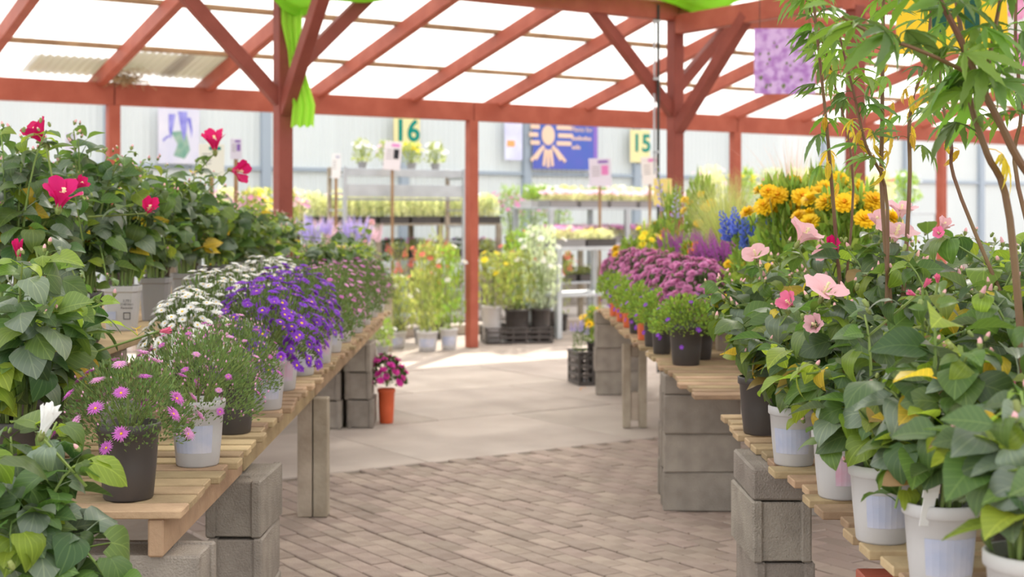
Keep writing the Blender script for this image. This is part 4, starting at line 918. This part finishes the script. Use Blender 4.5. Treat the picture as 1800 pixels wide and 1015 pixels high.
MT = rack('metal_table', 'grey metal table with white lower shelf before the blocks', 'table', 978, 17.3, 1.05, .6, [.55, 1.12], METAL, 2, False, planks=2, board=.045)
tray('flat of blush petals on the metal table', MT, .3, .25, 1.12, 'pale', .14, FL['pinkopen'], 26, .035, seed=160, tm=GREYP)
tray('flat of cream seedlings on the metal table', MT, .78, .25, 1.12, 'pale', .12, FL['yellowopen'], 8, .025, seed=161)
# metal plant cart
p = pxY(606, 17.7); T = thing('plant_cart', 'galvanised plant cart with a ladder-like end beside the post', 'cart', p, TH)
for x in (0, 1.75):
    for y in (0, .42):
        b = MB(); b.bbox(x-.025, x+.025, y-.02, y+.02, .12, 2.12, .004); ob('upright', b.mesh('upright', METAL if y == 0 else GREYWOOD), T)
    for k in range(9):
        b = MB(); b.bbox(x-.012, x+.012, .02, .40, .3+.21*k, .325+.21*k, .003); ob('rung', b.mesh('rung', METAL), T)
for z, h in ((2.0, .10), (1.74, .16)):
    b = MB(); b.bbox(.03, 1.72, -.012, .012, z, z+h, .004); ob('side_panel', b.mesh('side_panel', METAL), T)
for z in (.2, 1.70, 2.06):
    b = MB(); b.bbox(.03, 1.72, .02, .40, z, z+.03, .004); ob('deck', b.mesh('deck', METAL), T)
for x in (0, 1.75):
    for y in (0, .42):
        b = MB(); b.lathe([(.05, -.012), (.06, -.008), (.06, .008), (.05, .012)], 14, 0, Matrix.Translation((x, y, .06)) @ Matrix.Rotation(math.pi/2, 4, 'Y')); ob('wheel', b.mesh('wheel', BLACKM), T)
for i in range(4):
    q = Matrix.Translation(T.location) @ Matrix.Rotation(TH, 4, 'Z') @ Vector((.35+.36*i, .2, 2.09))
    clump('bedding_plant', '%s from left, cream and pink bedding plant on top of the cart' % ORD[i], q.x, q.y, 2.09, 'grey', .16, .28, 'olive', 300, .2, .05, flw=FL[('whiteopen', 'blush', 'yellowopen')[i % 3]], nfl=12, fs=.035, seed=40+i, rt=.06, h=.1, group='bedding plants on the cart top')
# more benches along the wall, left and right
RE = rack('display_rack', 'far display bench along the wall behind the red hibiscus', 'rack', -60, 16.3, 4.15, .8, [1.35], GREYWOOD, 4)
for i in range(8):
    q = on(RE, .3+.5*i, .3, 1.35)
    clump('bedding_plant', '%s from left, pale bedding plant on the far bench by the wall' % ORD[i], q.x, q.y, 1.35, 'black', .22, .36, ('pale', 'olive', 'bright')[i % 3], 380, .2, .05, flw=FL[('blush', 'whiteopen', 'pinkopen', 'yellowopen')[i % 4]], nfl=12, fs=.035, seed=50+i, rt=.07, h=.15, group='bedding plants on the far wall bench')
RF = rack('display_rack', 'far display bench right of the braced red post', 'rack', 1238, 20.85, 5.2, .9, [.8, 1.55], METAL, 4)
for i in range(8):
    q = on(RF, .4+.62*i, .3, 1.55)
    clump('bedding_plant', '%s from left, bedding plant on the far bench beyond the grass' % ORD[i], q.x, q.y, 1.55, ('white', 'black')[i % 2], .28, .5, ('pale', 'bright', 'silver')[i % 3], 380, .2, .05, flw=FL[('blush', 'yellowopen', 'coral', 'whiteopen')[i % 4]], nfl=12, fs=.04, seed=70+i, rt=.09, h=.17, group='bedding plants on the bench beyond the grass')
# potted plants on the ground around the lone post
GW = 'plants on the ground by the lone red post'
def gy(py): return F*EYE/(py-HZ)
for i, (px, py, rt, h, pk, Rr, H, fk, fl, nf, lab) in enumerate((
        (698, 612, .105, .19, 'white', .24, .62, 'olive', 'whiteopen', 10, 'loose olive-green bush in the first white pot by the table'),
        (751, 617, .12, .22, 'white', .24, .95, 'olive', 'coral', 10, 'taller thin-stemmed bush in the white pot with red tag'),
        (789, 615, .10, .24, 'white', .22, .90, 'bright', 'whiteopen', 8, 'thin-stemmed bush in the white pot nearest the post'),
        (742, 604, .10, .18, 'grey', .22, .7, 'olive', None, 0, 'dull green bush in the grey pot behind two white pots'))):
    Y = gy(py); clump('potted_bush', lab, pxY(px, Y).x, Y, 0, pk, Rr, H, fk, 620, .13, .035, flw=FL[fl] if fl else None, nfl=nf, fs=.035, seed=80+i, rt=rt, h=h, group=GW, pr=BLUEI if pk == 'white' else None)
crate('wide low black nursery crate right of the lone post', .05, 16.9, 0, .80, .5, .19, TH*.3, rows=3)
crate('second low black crate behind the wide one', .20, 17.62, 0, .72, .5, .2, TH*.3, rows=3)
for i, (x, y, z, pk, rt, h, Rr, H, fk, fl, nf, lab) in enumerate((
        (-.24, 16.82, .0, 'white', .12, .42, .26, .62, 'olive', 'yellowopen', 10, 'olive bush in the white pot standing in the crate'),
        (.06, 16.9, .0, 'black', .15, .38, .28, .68, 'olive', None, 0, 'olive bush in the larger black pot in the crate'),
        (.34, 16.97, .0, 'black', .12, .38, .30, .95, 'silver', 'whiteopen', 26, 'white-flowered bush in the crate beside olive bushes'),
        (.08, 17.62, .0, 'black', .12, .38, .28, .9, 'bright', 'coral', 8, 'green bush in the second crate behind the olive ones'),
        (.42, 17.68, .0, 'black', .12, .3, .24, .7, 'silver', 'whiteopen', 18, 'white-flowered bush in the second crate'))):
    clump('potted_bush', lab, x, y, .018, pk, Rr, H, fk, 620, .13, .035, flw=FL[fl] if fl else None, nfl=nf, fs=.04, seed=90+i, rt=rt, h=h, group=GW)
for i, (px, Y, H, n, lab) in enumerate(((700, 17.2, .95, 7, 'coral-flowered tall plant left of the thin bushes'), (770, 17.4, 1.1, 8, 'coral-flowered tall plant behind the thin bushes'), (945, 18.0, .95, 8, 'coral-flowered tall plant behind the white bushes'), (985, 18.55, .95, 8, 'coral-flowered tall plant beside the metal table'))):
    clump('penstemon_plant', lab, pxY(px, Y).x, Y, 0, 'black', .2, H, 'olive', 200, .13, .026, SPK['coral'], n-3, .36, seed=i, rt=.1, h=.22, group='tall coral penstemons')
clump('weed_tuft', 'small weedy plant in a grey pot beside the cerise pot', pxY(672, 15.4).x, 15.4, 0, 'grey', .16, .3, 'bright', 260, .2, .05, flw=FL['whiteopen'], nfl=6, fs=.025, seed=5, rt=.07, h=.1)
# stone kerb under the ground plants
t = thing('stone_kerb', 'pale stone kerb behind the ground plants', 'kerb', bpt(-3.4, -1.5), TH)
for k in range(9):
    b = MB(); b.bbox(k*.95, k*.95+.94, 0, .3, 0, .13, .01); ob('kerb_stone', b.mesh('kerb_stone', SLAB), t)
# ------------------------------------------------------------------ signs and posters
def board(name, label, cat, p, w_, h_, m, rz=TH, th=.012, tilt=0., group=None):
    T = thing(name, label, cat, p, rz, group); b = MB(); b.bbox(-w_/2, w_/2, -th, 0, -h_/2, h_/2, .002)
    ob('panel', b.mesh('panel', m), T, rot=(0, tilt, 0)); return T
def letter(T, txt, size, m, x, z, th=.012, sx=1., bold=.0, name='lettering', tilt=0.):
    c = text_mesh(txt, size, m, .003, bold=bold)
    return ob(name, c, T, (x, -th-.002, z), (math.pi/2, 0, 0), scale=(sx, 1, 1))
def wpt(s, z, off=.14): q = WP+U*s-V*off; return (q.x, q.y, z)
SY2 = mat('sign_pale_yellow', (.80, .70, .36), .6, .2)
SG2 = mat('sign_sea_green', (.0, .23, .18), .6, .2)
GN = 'numbered aisle signs'
T = board('number_sign', 'pale yellow hanging sign reading sixteen above the price cards', 'sign', wpt(0, 2.78), .46, .52, SY2, group=GN); letter(T, '16', .46, SG2, .0, .02, bold=.012)
T = board('number_sign', 'pale yellow hanging sign reading fifteen beside the hanging pipe', 'sign', wpt(4.6, 2.70), .43, .56, SY2, group=GN); letter(T, '15', .42, SG2, .03, .04, bold=.01)
# sun poster
NAVY = mat('poster_blue', (.07, .14, .45), .6, .2, col2=(.12, .13, .48), nscale=1.5); PEACH = mat('poster_peach', (.85, .58, .42), .6, .2); PKP = mat('poster_pink', (.75, .25, .55), .6, .2); PURP = mat('poster_purple', (.28, .16, .5), .6, .2)
T = board('sun_poster', 'blue poster with a peach rayed sun and writing', 'poster', wpt(3.02, 2.70), 1.32, .86, NAVY)
b = MB(); b.box(-.66, .66, -.0155, -.012, .34, .43); ob('pink_band', b.mesh('pink_band', PKP), T)
b = MB(); b.box(.58, .66, -.0155, -.012, -.43, .34); ob('purple_band', b.mesh('purple_band', PURP), T)
b = MB(); M = Matrix.Translation((-.36, -.014, .13)) @ Matrix.Rotation(math.pi/2, 4, 'X'); b.lathe([(.13, 0), (.13, .006), (.001, .006)], 28, 0, M @ Matrix.Scale(1.25, 4, Vector((0, 1, 0)))); ob('sun_disc', b.mesh('sun_disc', PEACH), T)
b = MB(); b.bbox(-.15, .15, -.003, .003, -.035, .035, .002); RAY = b.mesh('sun_ray', PEACH)
for sg in (-1, 1):
    for dz in (-.13, 0, .13): ob('sun_ray', RAY, T, (-.36+sg*(.32 if sg > 0 else .26)+(.03 if dz == 0 else 0)*sg, -.016, .13+dz), scale=(1 if sg > 0 else .6, 1, 1))
for k, (x, z, a) in enumerate(((-.60, -.20, -2.35), (-.53, -.16, -2.2), (-.43, -.24, -1.7), (-.36, -.26, -1.57), (-.29, -.24, -1.45), (-.19, -.16, -.95), (-.11, -.20, -.8))): ob('sun_ray', RAY, T, (x, -.016-.0005*k, z), (0, -a, 0), scale=(.95, 1, .8))
letter(T, 'Plants for', .115, PEACH, .33, .24)
b = MB()
for j, (z, n) in enumerate(((.09, 9), (-.06, 4))):
    for k in range(n):
        hgt = .05+.02*((k*7+j) % 3 == 0); b.bbox(.13+k*.045, .16+k*.045, -.0155, -.013, z-.028, z-.028+hgt, .001)
ob('faded_writing', b.mesh('faded_writing', PEACH), T)
# plant picture posters on the wall
PICT = mat('poster_pale', (.72, .68, .74), .6, .2, col2=(.62, .60, .72), nscale=3)
T = board('flower_poster', 'pale poster of a blue iris against the far wall', 'poster', wpt(-3.65, 2.62), .60, .78, PICT)
IRIS = mat('iris_blue_print', (.17, .16, .55), .6, .2, col2=(.35, .33, .7), nscale=8); IRISG = mat('iris_green_print', (.16, .33, .25), .6, .2, col2=(.35, .45, .35), nscale=8)
b = MB()
for (x, z, dx, dz, w_) in ((-.1, .3, -.02, -.36, .05), (.05, .34, .02, -.42, .07), (.14, .26, .04, -.3, .03), (-.14, .0, -.08, -.1, .03)):
    b.add([(x-w_, -.014, z), (x+w_, -.014, z), (x+dx+w_*.6, -.014, z+dz*.6), (x+dx, -.014, z+dz), (x+dx-w_*.6, -.014, z+dz*.6)], [(0, 4, 3, 2, 1)])
ob('iris_print', b.mesh('iris_print', IRIS), T)
b = MB(); b.add([(-.12, -.0135, .05), (.1, -.0135, .08), (.16, -.0135, -.2), (.08, -.0135, -.32), (-.08, -.0135, -.28), (-.02, -.0135, -.12)], [(0, 5, 4, 3, 2, 1)]); ob('leaf_print', b.mesh('leaf_print', IRISG), T)
T = board('flower_poster', 'lilac poster with an orange spot beside the lone post', 'poster', wpt(1.98, 2.78), .34, .75, mat('poster_lilac', (.6, .58, .82), .6, .2, col2=(.75, .75, .9), nscale=3))
b = MB(); b.bbox(-.13, .02, -.016, -.012, -.16, -.06, .002); ob('orange_print', b.mesh('orange_print', mat('orange_print', (.9, .4, .15), .6, .2)), T)
GC = 'price cards on stakes'
def stake(label, px, py, Y, w_, h_, m, tilt=0., bar=None, pic=None, z0=0.):
    p = at(px, py, Y); T = thing('price_card', label, 'sign', (p.x, p.y, z0), TH*.5, GC); zc = p.z-z0
    b = MB(); b.bbox(-w_/2, w_/2, -.006, .006, -h_/2, h_/2, .002); ob('card', b.mesh('card', m), T, (0, 0, zc), (0, tilt, 0))
    b = MB(); b.bbox(-.018, .018, .007, .021, 0, zc+h_*.3, .002); ob('stake', b.mesh('stake', PURL), T)
    if bar: b = MB(); b.box(-w_*.1, w_*.36, -.0085, -.0065, h_*.32, h_*.42); ob('heading', b.mesh('heading', bar), T, (0, 0, zc), (0, tilt, 0))
    if pic: b = MB(); b.box(w_*.05, w_*.36, -.0085, -.0065, -h_*.1, h_*.24); ob('picture', b.mesh('picture', pic), T, (0, 0, zc), (0, tilt, 0))
    b = MB()
    for k in range(4): b.box(-w_*.38, -w_*.02, -.0082, -.0065, h_*(.18-.1*k), h_*(.205-.1*k))
    ob('faded_writing', b.mesh('faded_writing', GREYP), T, (0, 0, zc), (0, tilt, 0))
LILC = mat('card_lilac', (.74, .71, .82), .6, .2)
stake('pinkish price card on a stake below the 16 sign', 690, 274, 17.9, .22, .36, mat('card_pinkish', (.80, .74, .75), .6, .2), .09, PKP, INK)
stake('narrow white price card beside the dark post', 591, 292, 17.3, .11, .30, CARD, .03, BLUEI)
stake('lilac price card below the sun poster corner', 1055, 303, 18.3, .30, .36, LILC, -.04, PURP, PKP)
stake('white price card below the 15 sign', 1143, 300, 18.5, .24, .36, CARD, -.08, PKP)
stake('cream framed card among the red hibiscus', 372, 282, 11.4, .20, .26, mat('card_cream', (.80, .78, .68), .6, .2), 0, SG2)
stake('small lilac tag behind the red hibiscus blooms', 415, 262, 12.4, .10, .18, LILC, 0, PURP, PURP)
stake('small blue tag behind the pale hibiscus bud', 125, 252, 11.0, .09, .16, LILC, 0, BLUEI, BLUEI)
stake('yellow card at the foot of the braced red post', 1165, 338, 12.6, .17, .24, SIGNY, 0)
# lilac flower board hanging from the tie beam
LIL = mat('lilac_flower_photo', (.42, .20, .55), .5, .3, col2=(.66, .46, .77), nscale=16, cut=(.38, .58))
def cords(T, xs, z0, z1):
    for x in xs: b = MB(); b.tube([(x, -.006, z0), (x, -.006, z1)], .003, 5); ob('cord', b.mesh('cord', BLACKM), T)
p = at(1379, 108, 11.5); T = board('flower_board', 'lilac flower photo board hanging beside the star leaves', 'poster', p, .49, .53, LIL, -.03, .015); cords(T, (-.2, .2), .25, .52)
LIL2 = mat('lilac_leaf_gap', (.16, .20, .08), .6, .2)
rr = random.Random(4); b = MB()
for k in range(26):
    x, z, s = rr.uniform(-.22, .22), rr.uniform(-.24, .24), rr.uniform(.008, .02); b.add([(x-s, -.0165, z), (x, -.0165, z-s*1.6), (x+s, -.0165, z), (x+s*.3, -.0165, z+s)], [(0, 1, 2, 3)])
stuff(ob('leaf_gap_print', b.mesh('leaf_gap_print', LIL2), T))
# big yellow number board and pink blossom board on the right
SGD = mat('sign_dark_green', (.004, .075, .045), .5, .3)
YB = mat('sign_bright_yellow', (.88, .60, .02), .5, .3)
p = at(1671, -4, 8.0); T = board('number_sign', 'large yellow hanging sign with two dark green strokes', 'sign', p, .63, .62, YB, .02, .015, -.035, group=GN); cords(T, (-.25, .25), .29, 1.02-.05)
for x in (-.075, .11):
    b = MB(); pts = []
    for k in range(24):
        a = 2*math.pi*k/24; pts.append((.045*math.cos(a), .045*math.sin(a)+(.155 if math.sin(a) > 0 else -.155)))
    n = len(pts); b.add([(x_, -.021, z_) for x_, z_ in pts]+[(x_, -.015, z_) for x_, z_ in pts], [tuple(range(n))]+[(i, (i+1) % n, n+(i+1) % n, n+i) for i in range(n)])
    ob('numeral', b.mesh('numeral', SGD), T, (x, 0, -.0), (0, -.035, 0))
p = at(1775, 30, 8.7); T = board('blossom_board', 'white hanging board with pink blossoms beside the yellow sign', 'poster', p, .62, .82, mat('board_white', (.80, .81, .83), .5, .3), .0, .015); cords(T, (-.25, .25), .4, .9)
BLS = mat('blossom_print', (.80, .16, .52), .6, .2, col2=(.88, .5, .72), nscale=14); BLG = mat('blossom_leaf_print', (.3, .42, .12), .6, .2)
for k, (x, z, s) in enumerate(((.06, .17, .085), (.16, .10, .075), (.04, .04, .06), (.22, .22, .08), (.06, -.16, .06), (.1, -.26, .075), (.2, -.18, .08), (.22, -.02, .06))):
    b = MB(); n = 12; b.add([(x+s*(1+.16*math.sin(5*a_*2*math.pi/n+k))*math.cos(2*math.pi*a_/n), -.0165-.0004*k, z+s*(1+.16*math.sin(5*a_*2*math.pi/n+k))*math.sin(2*math.pi*a_/n)) for a_ in range(n)], [tuple(range(n))]); ob('blossom_print', b.mesh('blossom_print', BLS), T)
# ------------------------------------------------------------------ lime cloth, pipe, straw
T = thing('cloth_drape', 'lime green gathered cloth swagged along the beam and tied to post', 'cloth', pl+UP*3.1)
o0 = pl+UP*3.1
def ribbon(name, pts, widths, folds, amp, seed=0):
    r = random.Random(seed); vs = []; n = 36; P = [Vector(p)-o0 for p in pts]; rows = []
    for i in range(len(P)-1):
        for s in range(6): rows.append((P[i].lerp(P[i+1], s/6), widths[i]+(widths[i+1]-widths[i])*s/6))
    rows.append((P[-1], widths[-1]))
    for i, (p, w_) in enumerate(rows):
        t = i/(len(rows)-1)
        for j in range(n+1):
            q = j/n*2-1; vs.append(p+Vector((q*w_/2, amp*math.sin(q*folds*3.14+t*1.2)*(.6+.6*t)+.03*math.cos(q*1.6), (.012*math.sin(q*folds*3.1+1) if i == len(rows)-1 else 0))))
    fs = [(i*(n+1)+j, i*(n+1)+j+1, (i+1)*(n+1)+j+1, (i+1)*(n+1)+j) for i in range(len(rows)-1) for j in range(n)]
    b = MB(); b.add(vs, fs); return ob(name, b.mesh(name, LIME, True), T)
Yc = 11.36
ribbon('tail', [at(511, -30, Yc), at(513, 40, Yc), at(517, 90, Yc), at(526, 140, Yc), at(535, 185, Yc), at(532, 222, Yc)], [.16, .17, .10, .14, .18, .185], 3.2, .022)
def swag(name, pts, rads, seed):
    b = MB(); n = 28; P = [Vector(p)-o0 for p in pts]; path = []; rd = []
    for i in range(len(P)-1):
        a, b_ = P[i], P[i+1]; pa = P[i-1] if i else a; pb = P[i+2] if i+2 < len(P) else b_
        for s in range(6):
            t = s/6; path.append(.5*((2*a)+(b_-pa)*t+(2*pa-5*a+4*b_-pb)*t*t+(3*a-pa-3*b_+pb)*t**3)); rd.append(rads[i]+(rads[i+1]-rads[i])*t)
    path.append(P[-1]); rd.append(rads[-1]); vs = []; m = len(path)
    for i, p in enumerate(path):
        d = (path[min(i+1, m-1)]-path[max(i-1, 0)]).normalized(); a = d.cross(UP).normalized(); c = d.cross(a)
        for j in range(n):
            t = 2*math.pi*j/n; r_ = rd[i]*(1+.16*math.sin(7*t+i*.15+seed)+.07*math.sin(3*t+i*.4)); vs.append(p+a*math.cos(t)*r_*.8+c*math.sin(t)*r_)
    fs = [(i*n+j, i*n+(j+1) % n, (i+1)*n+(j+1) % n, (i+1)*n+j) for i in range(m-1) for j in range(n)]+[tuple(range(n))[::-1], tuple((m-1)*n+j for j in range(n))]
    b.add(vs, fs); return ob(name, b.mesh(name, LIME, True), T)
def bl(s, z, off=.16): q = pl+U*s-V*off; return Vector((q.x, q.y, z))
swag('swag', [bl(-2.2, 3.42), bl(-.9, 3.5), bl(-.25, 3.42), bl(.04, 3.24), bl(.3, 3.36), bl(.75, 3.36), bl(1.6, 3.55), bl(2.6, 3.57), bl(3.5, 3.66), bl(4.0, 3.64), bl(4.42, 3.60), bl(4.8, 3.72), bl(5.6, 3.8)], [.07, .07, .09, .13, .10, .08, .07, .08, .08, .10, .15, .09, .07], 1)
p = pxY(1157, 13.6); T = thing('hanging_pipe', 'slim dark pipe hanging beside the braced right post', 'pipe', p)
b = MB(); b.tube([(0, 0, .0), (0, 0, 3.52)], .014, 8); ob('pipe', b.mesh('pipe', BLACKM), T)
b = MB(); b.tube([(-.035, .02, 1.9), (-.035, .02, 3.52)], .010, 6); ob('conduit', b.mesh('conduit', METAL), T)
for z in (2.1, 2.8, 3.35): b = MB(); b.bbox(-.05, .02, -.018, .034, z, z+.025, .003); ob('clip', b.mesh('clip', METAL), T)
rr = random.Random(5); b = MB(); c = bpt(-4.0, .06, 2.80)
for k in range(260):
    a = rr.uniform(0, 6.28); q = Vector((rr.gauss(0, .11), rr.gauss(0, .05), abs(rr.gauss(0, .05)))); q = U*q.x-V*q.y+UP*q.z; d = Vector((math.cos(a), math.sin(a), rr.uniform(-.8, .5)))*rr.uniform(.05, .12)
    b.tube([q-d, q+UP*.01, q+d], .0025, 3, False)
o = ob('straw_tuft', b.mesh('straw_tuft', mat('dry_straw', (.55, .40, .22), .9, .1, isl=.3)), None, c); tag(o, 'tuft of dry straw lodged on the eave beam above the post', 'straw'); stuff(o)
# pink and yellow bedding plants in front of the braced rack, seen beside the braced post
RG = rack('display_table', 'low table of pink and yellow plants beside the braced left post', 'table', 430, 15.9, .95, .6, [1.15], GREYWOOD, 2)
for i in range(4):
    q = on(RG, .13+.23*i, .15+.28*(i % 2), 1.15)
    clump('bedding_plant', '%s from left, pink and yellow bedding plant beside the braced left post' % ORD[i], q.x, q.y, 1.15, 'black', .17, .5, ('olive', 'pale')[i % 2], 420, .16, .04, flw=FL[('rose', 'yellowopen', 'blush', 'pinkopen')[i]], nfl=18, fs=.04, seed=110+i, rt=.07, h=.15, group='bedding plants beside the braced left post')
# a fallen leaf
FALL = leafm('leaf_fallen_orange', (.75, .30, .06), .1, .2)
o = ob('fallen_leaf', hib_leaf(FALL, OVATE, 4), None, (.64, 12.18, .022), (R(8), 0, 1.1), scale=.055); tag(o, 'small orange fallen leaf on the slabs near the crate', 'leaf')
